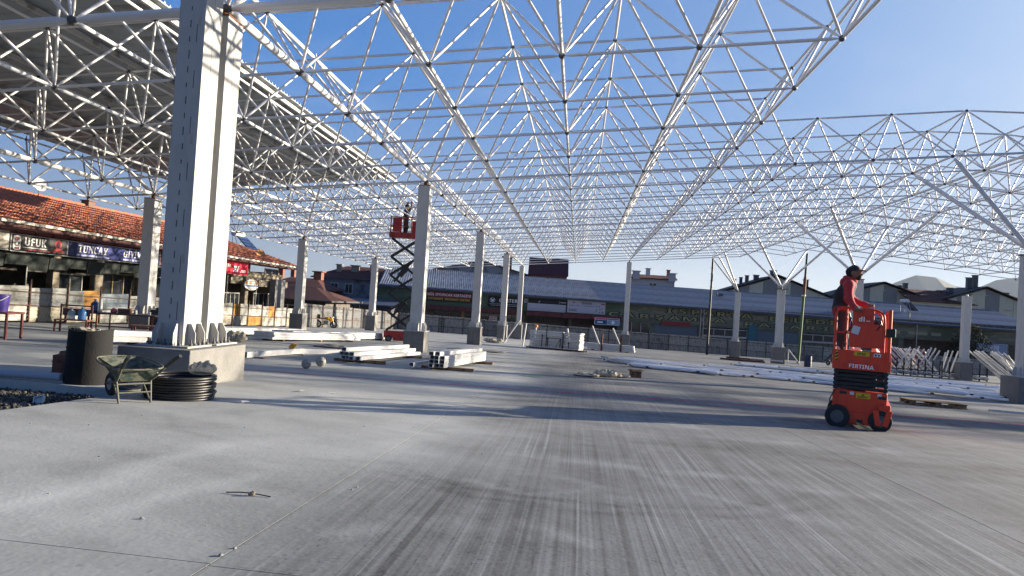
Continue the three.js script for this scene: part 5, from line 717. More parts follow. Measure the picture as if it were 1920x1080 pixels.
// racks with leaning pipes
{
  const rack = (label, x, z, w, n) => { const t = thing('pipe_rack', label, 'rack', onG(x, z), -0.15, undefined, true); for (let k = 0; k < n; k++) obj('stanchion', box(0.09, 1.35, 0.09, -w / 2 + w * k / (n - 1), 0.68, 0.25), M.dark, t); obj('rail', [box(w, 0.08, 0.08, 0, 0.5, 0.3), box(w, 0.08, 0.08, 0, 0.5, -0.4)], M.dark, t); obj('pipe_ends', Array.from({ length: 60 }, () => { const x1 = rr(-w / 2, w / 2), y = rr(0.12, 0.42), z1 = rr(0.3, 0.8); return cyl([x1, y, z1], [x1 + rr(-0.2, 0.2), y, z1 - 2.2], 0.055, 0.055, 7); }), steelW, t).userData.kind = 'stuff'; return t; };
  rack('dark stanchion rack full of crossing white pipes right of the orange lift', 26.6, -60.5, 3.6, 8); rack('low dark rack of white pipe ends between the two fans of leaning pipes', 30.6, -61, 3.2, 7);
  const fan = (n, x0, x1, z, h, dx, label, group) => { for (let k = 0; k < n; k++) { const x = x0 + (x1 - x0) * (n > 1 ? k / (n - 1) : 0) + rr(-0.08, 0.08), zz = z + rr(-0.5, 0.5); lean('leaning_pipe', label, onG(x, zz, 0.1), [x + dx + rr(-0.12, 0.12), gy(x, zz) + h + rr(-0.15, 0.15), zz - 0.4], 0.055, steelW, 'steel pipe', group); } };
  fan(15, 25.6, 29.0, -61, 2.15, -1.8, 'white pipe leaning to the left in the rack right of the orange lift', 'left leaning rack pipes'); fan(12, 25.0, 27.4, -60.6, 2.2, 1.2, 'white pipe leaning to the right in the rack right of the orange lift', 'right leaning rack pipes'); fan(5, 28.8, 29.8, -61, 2.1, 0.75, 'white pipe leaning right in the small group between the two fans', 'small leaning group');
  fan(13, 33.2, 35.8, -60, 2.35, -2.7, 'white pipe leaning left in the fan before the bare column', 'left leaning fan'); fan(10, 34.0, 37.2, -59.6, 2.3, -1.3, 'steep white pipe leaning left in the fan before the bare column', 'steep leaning fan'); fan(6, 36.0, 37.4, -59, 2.1, 1.1, 'white pipe leaning right at the right end of the fan', 'right leaning fan'); fan(2, 34.6, 35.4, -59.2, 2.3, 0.9, 'white pipe leaning right inside the fan before the bare column', 'inner leaning pair');
}
{ const t = thing('red_trailer', 'dark red rounded trailer body behind the rack of crossing pipes', 'trailer', onG(29.4, -68), -0.1); obj('body', [rbox(2.6, 1.9, 1.6, 0.3, 0, 1.25, 0)], std(0.15, 0.018, 0.024, 0.5), t); obj('frame', [box(0.1, 1.9, 0.1, -1.3, 1.0, 0.85), box(0.1, 1.9, 0.1, 1.3, 1.0, 0.85), box(2.6, 0.1, 0.1, 0, 0.35, 0.85)], M.dark, t); for (const x of [-0.7, 0.7]) obj('wheel', new THREE.TorusGeometry(0.24, 0.09, 8, 18).translate(x, 0.33, 0.75), M.black, t); }
function drum(label, x, z, m, tilt) { const t = thing('steel_drum', label, 'drum', onG(x, z), 0); obj('shell', lathe([[0, 0.02], [0.28, 0.02], [0.29, 0], [0.29, 0.28], [0.302, 0.3], [0.29, 0.32], [0.29, 0.58], [0.302, 0.6], [0.29, 0.62], [0.29, 0.88], [0.28, 0.9], [0.275, 0.87], [0, 0.86]], 24), m, t); obj('bung', [cyl([0.15, 0.86, 0.05], [0.15, 0.885, 0.05], 0.035)], M.node, t); return t; }
const blueD = std(0.018, 0.045, 0.15, 0.45, 0, { map: rep(grime, 1) });
{ const a = drum('blue drum with a white label just left of the orange lift', 23.0, -58.5, blueD); obj('label', new THREE.CylinderGeometry(0.296, 0.296, 0.3, 12, 1, true, -0.4, 0.9).translate(0, 0.48, 0), ML_.whiteS, a); drum('dark blue drum standing right of the column with the dark cap', 18.8, -61.5, std(0.012, 0.02, 0.06, 0.5)); drum('second dark blue drum beside the blue drum behind the pipes', 22.2, -59.6, std(0.012, 0.025, 0.08, 0.5)); }
{ const t = thing('concrete_mixer', 'small orange and grey concrete mixer behind the orange lift at the far fence', 'mixer', onG(26.2, -76), 0.4); obj('drum', lathe([[0, 0], [0.35, 0.1], [0.55, 0.5], [0.5, 0.8], [0.3, 1.15], [0.27, 1.15]], 20).rotateZ(0.7).translate(0.2, 0.8, 0), std(0.3, 0.11, 0.05, 0.7), t); obj('frame', [beam([-1, 0, 0.4], [0, 1.2, 0.4], 0.08, 0.08), beam([-1, 0, -0.4], [0, 1.2, -0.4], 0.08, 0.08), beam([0.6, 0, 0], [0, 1.2, 0], 0.08, 0.08), box(1.6, 0.08, 0.08, -0.2, 0.35, 0.4), beam([-1.7, 0.5, 0], [0.2, 1.9, 0], 0.12, 0.12)], M.dark, t); for (const z of [-0.5, 0.5]) obj('wheel', new THREE.TorusGeometry(0.22, 0.07, 8, 18).translate(-0.8, 0.29, z), M.black, t); obj('motor_box', rbox(0.6, 0.5, 0.5, 0.04, -0.45, 1.0, 0), std(0.28, 0.05, 0.03, 0.6), t); }
{ const t = thing('rusty_beams', 'rust brown steel beams lying by the far columns with struts', 'steel beam', onG(13.8, -62.5), -0.2, undefined, true); for (let k = 0; k < 3; k++) obj('beam', box(3.6 - 0.3 * k, 0.14, 0.16, 0.1 * k, 0.09 + 0.15 * (k === 2), -0.2 + 0.22 * (k % 2)), std(0.09, 0.035, 0.025, 0.85), t); obj('white_rail', box(2.6, 0.08, 0.12, 1.9, 0.3, -0.1), whiteP, t); }
{ const t = thing('tripod_frame', 'small white triangular steel frame right of the column with the dark cap', 'frame', onG(18.2, -65), 0); obj('bars', [cyl([0, 0, 0], [0, 1.3, 0], 0.04), cyl([0, 1.3, 0], [1.0, 0.1, 0], 0.04), cyl([0, 0.15, 0], [1.0, 0.1, 0], 0.04)], steelW, t); }
// thin props under the far frame edge
{ const a = thing('support_pole', 'thin black pole reaching from the far fence up to the frame edge', 'pole', onG(14.2, -81.6), 0); obj('pole', [cyl([0, 0, 0], [0.1, 10.6, 0], 0.13, 0.11, 10), ...Array.from({ length: 14 }, (_, k) => cyl([0.0065 * k, 0.4 + k * 0.7, 0], [0.0065 * k, 0.46 + k * 0.7, 0], 0.16, 0.16, 8))], M.black, a);
  const b = thing('support_pole', 'green and rust coloured pole with a black top left of the orange lift', 'pole', onG(21.2, -72), 0); obj('lower_pole', cyl([-0.1, 0, 0], [0.1, 6.6, 0], 0.13, 0.12, 10), std(0.05, 0.11, 0.03, 0.6), b); obj('middle_pole', cyl([0.1, 6.6, 0], [0.15, 8.3, 0], 0.14, 0.14, 10), std(0.12, 0.04, 0.03, 0.7), b); obj('top_pole', cyl([0.15, 8.3, 0], [0.22, 10.6, 0], 0.11, 0.1, 10), std(0.012, 0.03, 0.014, 0.6), b); obj('collar', [cyl([0.09, 6.5, 0], [0.09, 6.62, 0], 0.19, 0.19, 10)], whiteP, b); }
{ const t = thing('ladder', 'short dark ladder leaning on the far fence between two posts', 'ladder', onG(-15.6, -82.3), 0.15); t.rotation.x = -0.12; obj('stile', [cyl([-0.28, 0, 0], [-0.28, 1.75, 0], 0.035), cyl([0.28, 0, 0], [0.28, 1.75, 0], 0.035)], M.black, t); for (let k = 0; k < 6; k++) obj('rung', cyl([-0.28, 0.2 + k * 0.28, 0], [0.28, 0.2 + k * 0.28, 0], 0.025), M.black, t); }
{ const t = thing('motorcycle', 'parked yellow and black motorcycle by the bright corrugated fence', 'motorcycle', onG(-21.4, -60.4), 0.5); for (const x of [-0.68, 0.68]) { const w = obj('wheel', new THREE.TorusGeometry(0.27, 0.07, 8, 22).translate(x, 0.34, 0), M.black, t); obj('rim', [new THREE.TorusGeometry(0.19, 0.02, 6, 18).translate(x, 0.34, 0), cyl([x, 0.34, -0.06], [x, 0.34, 0.06], 0.05)], M.galv, w); } const yl = std(0.55, 0.26, 0.02, 0.4); obj('tank', [new THREE.SphereGeometry(0.2, 14, 10).scale(1.4, 0.75, 0.8).translate(0.15, 0.82, 0)], yl, t); obj('fairing', [rbox(0.34, 0.4, 0.3, 0.08, 0.42, 0.74, 0, 0, 0, 0.4), rbox(0.3, 0.12, 0.2, 0.04, -0.6, 0.78, 0, 0, 0, 0.25)], yl, t); obj('seat', rbox(0.62, 0.1, 0.24, 0.04, -0.3, 0.82, 0), M.black, t); obj('engine', [rbox(0.4, 0.34, 0.26, 0.04, 0, 0.46, 0), cyl([-0.1, 0.3, 0.16], [-0.75, 0.36, 0.16], 0.05)], M.node, t); obj('fork', [cyl([0.68, 0.34, 0.09], [0.42, 1.0, 0.09], 0.03), cyl([0.68, 0.34, -0.09], [0.42, 1.0, -0.09], 0.03), cyl([0.4, 1.06, -0.36], [0.4, 1.06, 0.36], 0.02)], M.galv, t); obj('headlamp', new THREE.SphereGeometry(0.1, 12, 8).translate(0.56, 0.92, 0), M.galv, t); obj('top_box', rbox(0.34, 0.3, 0.34, 0.04, -0.66, 1.0, 0), M.black, t); }
// near left: drum, wheelbarrow, coil, crate
{
  const t = thing('black_barrel', 'large black barrel without lid left of the wheelbarrow', 'barrel', onG(-7.38, -10.45), 0.4); t.rotation.z = -0.03; t.scale.set(0.88, 0.93, 0.88);
  const pts = [[0, 0.02], [0.33, 0.02], [0.345, 0], [0.35, 0.27], [0.362, 0.29], [0.35, 0.31], [0.348, 0.56], [0.36, 0.58], [0.348, 0.6], [0.345, 0.86], [0.355, 0.885], [0.345, 0.89], [0.335, 0.86], [0.33, 0.1], [0, 0.1]], g = lathe(pts, 40), p = g.attributes.position;
  for (let k = 0; k < p.count; k++) { const x = p.getX(k), y = p.getY(k), z = p.getZ(k), a = Math.atan2(z, x), f = 1 + 0.05 * (fbm(a * 1.3 + 9, y * 2.2, 3) - 0.5) * (0.4 + y); p.setXYZ(k, x * f, y + (y > 0.8 ? 0.03 * Math.sin(a * 2 + 1) : 0), z * f); } g.computeVertexNormals();
  obj('shell', g, std(0.004, 0.004, 0.005, 0.9, 0, { map: rep(grime, 1.2), bumpMap: rep(bumpy, 2), bumpScale: 0.006 }), t); obj('rim_deposit', crumple(0.42, 0.09, 0.2, 4).translate(-0.1, 0.83, -0.12), std(0.3, 0.26, 0.19, 0.95), t);
}
{
  const t = thing('rusty_tin', 'square rust brown tin beside the black barrel', 'tin', onG(-8.55, -11.5), 0.25); obj('can', [rbox(0.25, 0.3, 0.24, 0.012, 0, 0.16, 0), box(0.262, 0.015, 0.252, 0, 0.02, 0), box(0.262, 0.012, 0.252, 0, 0.2, 0)], std(0.15, 0.055, 0.032, 0.8, 0, { map: rep(grime, 2) }), t); obj('torn_lid', box(0.24, 0.008, 0.2, 0.02, 0.33, -0.06, 0.4, 0.2, 0.1), std(0.13, 0.05, 0.03, 0.8), t);
}
{
  const t = thing('wheelbarrow', 'green and cement grey wheelbarrow standing before the nearest concrete block', 'wheelbarrow', onG(-5.85, -9.1), 0.95), tubeM = std(0.11, 0.11, 0.08, 0.7, 0, { map: rep(grime, 2) }), grip = M.black;
  t.scale.setScalar(0.82); // local +z points to the handles
  const rim = [[-0.34, 0.56, 0.44], [0.34, 0.56, 0.44], [0.30, 0.66, -0.44], [-0.30, 0.66, -0.44]], bot = [[-0.2, 0.34, 0.26], [0.2, 0.34, 0.26], [0.15, 0.33, -0.12], [-0.15, 0.33, -0.12]];
  const faces = []; for (let k = 0; k < 4; k++) { const n = (k + 1) % 4; faces.push(quadStrip([bot[k], bot[n]], [rim[k], rim[n]])); faces.push(quadStrip([rim[k].map((v, i) => v * (i === 1 ? 1 : 0.985)), rim[n].map((v, i) => v * (i === 1 ? 1 : 0.985))], [bot[k].map((v, i) => (i === 1 ? v + 0.012 : v * 0.96)), bot[n].map((v, i) => (i === 1 ? v + 0.012 : v * 0.96))])); } faces.push(quadStrip([bot[0], bot[1]], [bot[3], bot[2]]), quadStrip([bot[3], bot[2]].map((q) => [q[0], q[1] + 0.012, q[2]]), [bot[0], bot[1]].map((q) => [q[0], q[1] + 0.012, q[2]])));
  const trayT = tex(256, 256, (u, v) => { const s = sstep(0.3, 0.7, fbm(u * 5, v * 11, 6)), d = sstep(0.55, 0.7, fbm(u * 14 + 9, v * 14, 4)); return [0.02 + 0.10 * s - 0.015 * d, 0.045 + 0.075 * s - 0.02 * d, 0.035 + 0.055 * s - 0.02 * d].map((q) => Math.max(0.015, q)); });
  obj('tray', faces, std(1, 1, 1, 0.75, 0, { map: rep(trayT, 3.1), side: THREE.DoubleSide }), t);
  obj('tray_rim', curve(rim, 0.014, 48, 6, true), tubeM, t);
  for (const s of [-1, 1]) {
    obj('handle', [curve([[s * 0.1, 0.2, -0.62], [s * 0.2, 0.3, -0.1], [s * 0.25, 0.34, 0.22], [s * 0.31, 0.52, 0.5], [s * 0.35, 0.72, 0.74], [s * 0.37, 0.78, 0.86]], 0.017, 26, 7)], tubeM, t); obj('grip', cyl([s * 0.33, 0.6, 0.6], [s * 0.385, 0.8, 0.95], 0.028, 0.028, 10), grip, t);
    obj('leg', [cyl([s * 0.26, 0.36, 0.24], [s * 0.24, 0.0, 0.34], 0.016), cyl([s * 0.22, 0.32, 0.02], [s * 0.24, 0.0, 0.34], 0.013)], tubeM, t);
  }
  obj('brace', [cyl([-0.25, 0.17, 0.3], [0.25, 0.17, 0.3], 0.012), cyl([-0.26, 0.3, 0.26], [0.26, 0.3, 0.26], 0.014)], tubeM, t);
  const w = obj('wheel', new THREE.TorusGeometry(0.15, 0.05, 10, 24).rotateY(Math.PI / 2).translate(0, 0.2, -0.62), ML_.tyre, t); obj('rim', [cyl([-0.04, 0.2, -0.62], [0.04, 0.2, -0.62], 0.1, 0.1, 16), cyl([-0.11, 0.2, -0.62], [0.11, 0.2, -0.62], 0.014)], M.galv, w);
}
{
  const t = thing('pipe_coil', 'coil of black plastic pipe leaning at the foot of the nearest concrete block', 'pipe coil', onG(-5.55, -9.85), 0), pm = std(0.012, 0.012, 0.013, 0.42);
  for (let k = 0; k < 9; k++) { const r = 0.455 + 0.014 * ((k * 7) % 3) - 0.01; obj('loop', new THREE.TorusGeometry(r, 0.0185, 8, 56).rotateX(Math.PI / 2).translate(rr(-0.012, 0.012), 0.02 + k * 0.036, rr(-0.012, 0.012)), pm, t); obj('loop', new THREE.TorusGeometry(r - 0.04, 0.0185, 6, 48).rotateX(Math.PI / 2).translate(0, 0.02 + k * 0.036, 0), pm, t); }
  obj('tie', [curve([[-0.3, 0.345, 0.24], [-0.29, 0.36, 0.34], [-0.29, 0.3, 0.41], [-0.305, 0.1, 0.4], [-0.3, 0.0, 0.36]], 0.012, 20, 5)], std(0.32, 0.31, 0.29, 0.7), t);
  const b = obj('plastic_film', crumple(0.42, 0.2, 0.24, 12, 8), new THREE.MeshPhysicalMaterial({ color: new THREE.Color().setRGB(0.5, 0.5, 0.48), roughness: 0.3, transmission: 0.75, thickness: 0 })); tag(b, 'crumpled clear plastic film lying on the black pipe coil', 'plastic film'); b.position.set(-5.35, gy(-5.35, -10) + 0.33, -10.05);
}
{ // gravel pit with rubble beside the slab
  const n = 5200, g = new THREE.IcosahedronGeometry(0.02, 0), p = g.attributes.position; for (let k = 0; k < p.count; k++) { const h = 0.75 + 0.5 * H2[(Math.round(p.getX(k) * 999) * 31 + Math.round(p.getY(k) * 999) * 17 + 4000) & 65535]; p.setXYZ(k, p.getX(k) * h, p.getY(k) * h * 0.7, p.getZ(k) * h); } g.computeVertexNormals();
  const o = new THREE.InstancedMesh(g, std(0.07, 0.065, 0.06, 0.95), n), m4 = new THREE.Matrix4(), q = new THREE.Quaternion(), c = new THREE.Color(); o.name = 'gravel';
  for (let k = 0; k < n; k++) { const x = -6.36 - Math.pow(rnd(), 1.3) * 5, z = rr(-10.0, -5.2), s = rr(0.4, 1.5); q.setFromEuler(new THREE.Euler(rr(0, 6), rr(0, 6), rr(0, 6))); m4.compose(V(x, gy(x, z) - 0.12, z), q, V(s, s, s)); o.setMatrixAt(k, m4); const b = rr(0.25, 1.4); o.setColorAt(k, c.setRGB(b, b * 0.97, b * 0.9)); }
  o.userData.kind = 'stuff'; tag(o, 'dark gravel and rubble in the open strip beside the slab', 'gravel'); scene.add(o);
  const pp = thing('plastic_pipe', 'pale blue plastic pipe lying along the slab edge left of the barrel', 'pipe', [-9.5, gy(-9.5, -10.1), -10.1], 0.06); obj('pipe', cyl([-2.6, 0.06, 0], [1.9, 0.06, 0], 0.06, 0.06, 16), std(0.30, 0.33, 0.38, 0.45), pp);
  const s = thing('socket_box', 'small white square plastic box lying on the gravel', 'box', [-6.98, gy(-6.98, -9.0) - 0.1, -9.0], 0.3); s.rotation.x = 1.1; obj('box', [box(0.13, 0.012, 0.13, 0, 0, 0), box(0.13, 0.04, 0.012, 0, 0.02, 0.06), box(0.13, 0.04, 0.012, 0, 0.02, -0.06), box(0.012, 0.04, 0.13, 0.06, 0.02, 0), box(0.012, 0.04, 0.13, -0.06, 0.02, 0)], whiteP, s);
  const rag = obj('grey_rag', crumple(0.55, 0.14, 0.3, 3), std(0.14, 0.14, 0.15, 0.95)); tag(rag, 'grey rag on the ground between barrel and wheelbarrow', 'rag'); rag.position.set(-6.55, gy(-6.55, -9.9), -10.2);
}
// far left table with drinks
{
  const legs = (w, d, h) => [[-1, -1], [-1, 1], [1, -1], [1, 1]].map(([a, b]) => box(0.05, h, 0.05, a * w / 2, h / 2, b * d / 2));
  const tb = thing('work_table', 'long dark table on red brown legs in front of the patched fence', 'table', onG(-15.9, -24.3), 0.22); obj('tabletop', rbox(2.3, 0.05, 0.8, 0.01, 0, 0.72, 0), std(0.05, 0.03, 0.028, 0.6), tb); legs(2.1, 0.66, 0.7).forEach((g) => obj('leg', g, redSteel, tb)); obj('stretcher', [box(2.1, 0.04, 0.04, 0, 0.25, -0.33), box(0.04, 0.6, 0.04, -0.35, 0.4, 0.33)], redSteel, tb);
  const bn = thing('bench', 'low red brown bench before the long dark table', 'bench', onG(-14.3, -23.4), 0.22); obj('seat', rbox(1.35, 0.045, 0.34, 0.01, 0, 0.42, 0), std(0.30, 0.13, 0.09, 0.7), bn); legs(1.2, 0.26, 0.4).forEach((g) => obj('leg', g, redSteel, bn)); 
  const ch = thing('metal_bench', 'red brown metal bench with a backrest left of the long table', 'bench', onG(-17.0, -23.2), 0.2); obj('seat', rbox(1.05, 0.04, 0.4, 0.01, 0, 0.42, 0), std(0.36, 0.16, 0.11, 0.7), ch); legs(1.0, 0.36, 0.42).forEach((g) => obj('leg', g, redSteel, ch)); obj('backrest', [box(0.045, 0.95, 0.045, -0.5, 0.47, -0.19), box(0.045, 0.95, 0.045, 0.5, 0.47, -0.19), box(1.0, 0.05, 0.03, 0, 0.9, -0.19), rbox(0.9, 0.24, 0.03, 0.01, 0, 0.68, -0.19)], std(0.10, 0.05, 0.04, 0.7), ch);
  const pc = thing('plastic_chair', 'white plastic chair at the right end of the long table', 'chair', onG(-14.2, -24.6), -1.2), wp = std(0.52, 0.54, 0.58, 0.45); obj('seat', rbox(0.46, 0.03, 0.44, 0.012, 0, 0.43, 0), wp, pc); obj('backrest', [rbox(0.42, 0.32, 0.025, 0.012, 0, 0.72, -0.24, -0.15), rbox(0.3, 0.1, 0.025, 0.012, 0, 0.5, -0.22, -0.15)], wp, pc); for (const s of [-1, 1]) { obj('armrest', curve([[s * 0.23, 0.62, -0.23], [s * 0.26, 0.66, 0], [s * 0.25, 0.63, 0.18], [s * 0.24, 0.42, 0.2]], 0.018, 14, 6), wp, pc); for (const z of [-1, 1]) obj('leg', cyl([s * 0.24, 0, z * 0.24], [s * 0.2, 0.43, z * 0.18], 0.022, 0.026), wp, pc); }
  const tablePt = (dx, dz) => { const c = Math.cos(0.22), s = Math.sin(0.22); return [-15.9 + dx * c + dz * s, gy(-15.9, -24.3) + 0.745, -24.3 - dx * s + dz * c]; };
  const jug = (label, p, m, s = 1) => { const o = thing('water_jug', label, 'water jug', p, 0); o.scale.setScalar(s); obj('body', lathe([[0, 0], [0.125, 0], [0.135, 0.03], [0.135, 0.12], [0.128, 0.14], [0.135, 0.16], [0.135, 0.27], [0.1, 0.34], [0.035, 0.38], [0.035, 0.43], [0, 0.43]], 20), m, o); obj('cap', cyl([0, 0.42, 0], [0, 0.46, 0], 0.04, 0.04, 12), std(0.02, 0.08, 0.3, 0.5), o); };
  const blueJ = new THREE.MeshPhysicalMaterial({ color: new THREE.Color().setRGB(0.12, 0.3, 0.6), roughness: 0.15, transmission: 0.4, thickness: 0 }), clearJ = new THREE.MeshPhysicalMaterial({ color: new THREE.Color().setRGB(0.5, 0.55, 0.6), roughness: 0.15, transmission: 0.5, thickness: 0 });
  jug('dark blue water jug standing on the long table', tablePt(-1.0, 0), std(0.02, 0.06, 0.14, 0.3), 1.0); jug('clear water jug on the metal bench left of the blue one', [-17.05, gy(-17, -23.2) + 0.44, -23.15], clearJ, 0.85); jug('light blue water jug on the metal bench above the barrel', [-16.7, gy(-16.7, -23.2) + 0.44, -23.2], blueJ, 0.95);
  const small = (name, label, cat, pts, m, dx, dz) => { const o = obj(name, lathe(pts, 16), m); tag(o, label, cat); o.position.set(...tablePt(dx, dz)); return o; };
  small('thermos', 'tall pale thermos flask beside the dark blue jug', 'thermos', [[0, 0], [0.055, 0], [0.06, 0.02], [0.06, 0.33], [0.04, 0.38], [0.045, 0.4], [0.045, 0.46], [0, 0.46]], std(0.5, 0.5, 0.46, 0.3), -0.78, 0.1);
  small('teapot', 'small pinkish red teapot in the middle of the long table', 'teapot', [[0, 0], [0.09, 0], [0.11, 0.05], [0.1, 0.12], [0.06, 0.16], [0.02, 0.19], [0, 0.19]], std(0.35, 0.09, 0.11, 0.4), -0.35, 0.05);
  small('glass_jar', 'glass jar with a metal lid on the right half of the table', 'jar', [[0, 0], [0.06, 0], [0.06, 0.11], [0.05, 0.12], [0.05, 0.15], [0, 0.15]], std(0.4, 0.42, 0.42, 0.15), 0.35, 0); small('tea_glass', 'small tea glass at the right end of the table', 'glass', [[0, 0], [0.035, 0], [0.028, 0.05], [0.04, 0.1], [0, 0.1]], std(0.4, 0.41, 0.4, 0.15), 0.85, 0.05);
  const bx = thing('brown_box', 'brown carton on the long table between teapot and jar', 'box', tablePt(0.0, 0), 0.3); obj('carton', [rbox(0.42, 0.16, 0.25, 0.008, 0, 0.085, 0), box(0.4, 0.006, 0.1, 0, 0.17, 0.08, 0.2)], std(0.11, 0.05, 0.04, 0.8), bx);
  const blk = thing('black_crates', 'black boxes stacked behind the long table at the left column', 'box', onG(-15.2, -26.2), 0.2); obj('box', [rbox(1.5, 0.95, 0.6, 0.02, 0, 0.48, 0)], M.dark, blk); obj('cloth', crumple(1.3, 0.2, 0.6, 9).translate(0, 0.9, 0), M.dark, blk);
  const st = thing('red_table', 'red steel table at the left picture edge carrying the purple bucket', 'table', onG(-15.25, -17.7), 0.1); obj('tabletop', rbox(1.3, 0.05, 0.7, 0.01, 0, 0.68, 0), std(0.24, 0.06, 0.05, 0.6), st); legs(1.2, 0.6, 0.66).forEach((g) => obj('leg', g, redSteel, st)); obj('stretcher', box(1.2, 0.04, 0.04, 0, 0.06, 0.3), redSteel, st);
  const bk2 = thing('bucket', 'purple plastic bucket with a white handle on the red table', 'bucket', [-14.95, gy(-15.25, -17.7) + 0.706, -17.6], 0), pu = std(0.065, 0.04, 0.24, 0.4); obj('pail', lathe([[0, 0.01], [0.17, 0.01], [0.175, 0], [0.22, 0.42], [0.235, 0.42], [0.235, 0.45], [0.215, 0.45], [0.17, 0.03], [0, 0.03]], 28), pu, bk2); obj('handle', curve([[-0.235, 0.42, 0], [-0.17, 0.3, 0.2], [0, 0.26, 0.26], [0.17, 0.3, 0.2], [0.235, 0.42, 0]], 0.01, 20, 6), ML_.whiteS, bk2);
}
// steel balls, rags, box, pallet and litter
function ball(label, x, z, r) { const t = thing('steel_ball', label, 'ball', onG(x, z), rr(0, 3)); obj('sphere', new THREE.SphereGeometry(r, 28, 18).translate(0, r * 0.97, 0), std(0.30, 0.29, 0.26, 0.6, 0, { map: rep(grime, 3) }), t); const d = [V(0.9, 0.2, 0.4), V(-0.4, 0.6, 0.7), V(0.1, 0.1, 1), V(-0.9, 0.1, 0.3)]; d.forEach((v) => { v.normalize(); const c = V(0, r * 0.97, 0); obj('bolt_hole', cyl(c.clone().addScaledVector(v, r * 0.9), c.clone().addScaledVector(v, r * 1.003), 0.018, 0.018, 10), M.black, t); }); }
ball('left of two grey steel node balls lying before the profile pile', -6.32, -16.7, 0.115); ball('right of two grey steel node balls lying before the profile pile', -6.33, -17.7, 0.125);
const rag = (label, x, z, w, h, d, s, m = cloth) => { const o = obj('rag', crumple(w, h, d, s, 9), m); tag(o, label, 'rag'); o.position.set(x, gy(x, z), z); return o; };
rag('pale cloth bundle lying left of the brown cardboard box', 0.95, -23.6, 0.75, 0.24, 0.5, 1); rag('flat crumpled pale cloth at the left end of the cloth heap', 0.35, -23.0, 0.8, 0.12, 0.5, 2); rag('thin pale cloth at the right end of the cloth heap', 1.45, -24.0, 0.7, 0.14, 0.5, 5);
rag('tan crumpled sack beside the base of the nearest column pair', -12.6, -26, 0.9, 0.42, 0.7, 6); rag('pale sack lying before the third column of the middle row', -6.5, -56.5, 1.5, 0.42, 0.9, 7); rag('tangle of pale rope and film between helmet and panel stack', -9.4, -27.6, 1.6, 0.14, 1.0, 8, std(0.34, 0.31, 0.26, 0.95)); rag('flat strip of film and scraps left of the middle profile block', -4.6, -25.6, 1.9, 0.1, 1.2, 9, std(0.26, 0.24, 0.2, 0.95)); rag('flat grey debris lying before the second middle column', -5.0, -36.5, 3.0, 0.1, 1.2, 10, std(0.2, 0.19, 0.17, 0.95));
{ const t = thing('cardboard_box', 'brown cardboard box with open flaps standing alone in the yard', 'box', onG(2.0, -24.7), 0.25); const cm = std(0.17, 0.10, 0.06, 0.9, 0, { map: rep(grime, 2) }); obj('carton', [rbox(0.34, 0.24, 0.26, 0.008, 0, 0.12, 0)], cm, t); obj('flap', [box(0.34, 0.008, 0.12, 0, 0.25, 0.17, 0.5), box(0.12, 0.008, 0.26, 0.21, 0.26, 0, 0, 0, -0.3), box(0.12, 0.008, 0.26, -0.2, 0.25, 0, 0, 0, 0.4)], cm, t); }
{ const t = thing('pallet', 'wooden pallet lying flat right of the orange lift', 'pallet', onG(10.75, -23.1), -0.12, undefined, true); const pw = std(0.26, 0.17, 0.09, 0.85, 0, { map: rep(grime, 2) }); for (let k = 0; k < 7; k++) obj('board', rbox(1.55, 0.022, 0.1, 0.003, 0, 0.135, -0.5 + k * 0.165), pw, t); for (const z of [-0.47, 0, 0.47]) for (const x of [-0.68, 0, 0.68]) obj('block', rbox(0.14, 0.085, 0.11, 0.004, x, 0.08, z), pw, t); for (const z of [-0.47, 0, 0.47]) obj('runner', rbox(1.55, 0.022, 0.1, 0.003, 0, 0.02, z), pw, t); for (const x of [-0.68, 0, 0.68]) obj('cross_board', rbox(0.14, 0.02, 1.05, 0.003, x, 0.113, 0), pw, t); }
{ const t = thing('steel_profile_strip', 'thin white strip with its dark shadow at the right picture edge', 'steel strip', onG(13.2, -22.8), -0.08, undefined, true); obj('strip', rbox(1.9, 0.05, 0.07, 0.006, 0, 0.03, 0), whiteP, t); obj('edge', rbox(1.9, 0.012, 0.12, 0.003, 0, 0.006, 0), whiteP, t); }
{ // chalk line and paint spot on the floor
  const L = [[-9.5, -14.6], [-7.06, -15.03], [-1.25, -16.1], [6.06, -17.75], [10.7, -18.55], [16, -19.4]], mk = (w) => { const P = [], Q = []; for (let k = 0; k + 1 < L.length; k++) for (let j = 0; j < 12; j++) { const t = j / 12, x = L[k][0] + (L[k + 1][0] - L[k][0]) * t, z = L[k][1] + (L[k + 1][1] - L[k][1]) * t, ww = w * (0.7 + 0.6 * vn(x * 3, 2)); P.push([x, gy(x, z) + 0.004, z - ww / 2]); Q.push([x, gy(x, z) + 0.004, z + ww / 2]); } return quadStrip(P, Q); };
  const o = struct('chalk_line', mk(0.07), std(0.6, 0.022, 0.11, 0.9)); o.userData.label = 'pink chalk line across the floor';
  const c = new THREE.CircleGeometry(0.3, 24), p = c.attributes.position; for (let k = 1; k < p.count; k++) { const f = 0.7 + 0.6 * H2[k * 77 % 65536]; p.setXY(k, p.getX(k) * f * 1.1, p.getY(k) * f * 0.7); } c.rotateX(-Math.PI / 2).translate(-1.28, 0, -20.7); const q = c.attributes.position; for (let k = 0; k < q.count; k++) q.setY(k, gy(q.getX(k), q.getZ(k)) + 0.004); c.computeVertexNormals(); struct('green_paint_spot', c, std(0.06, 0.16, 0.10, 0.9));
}
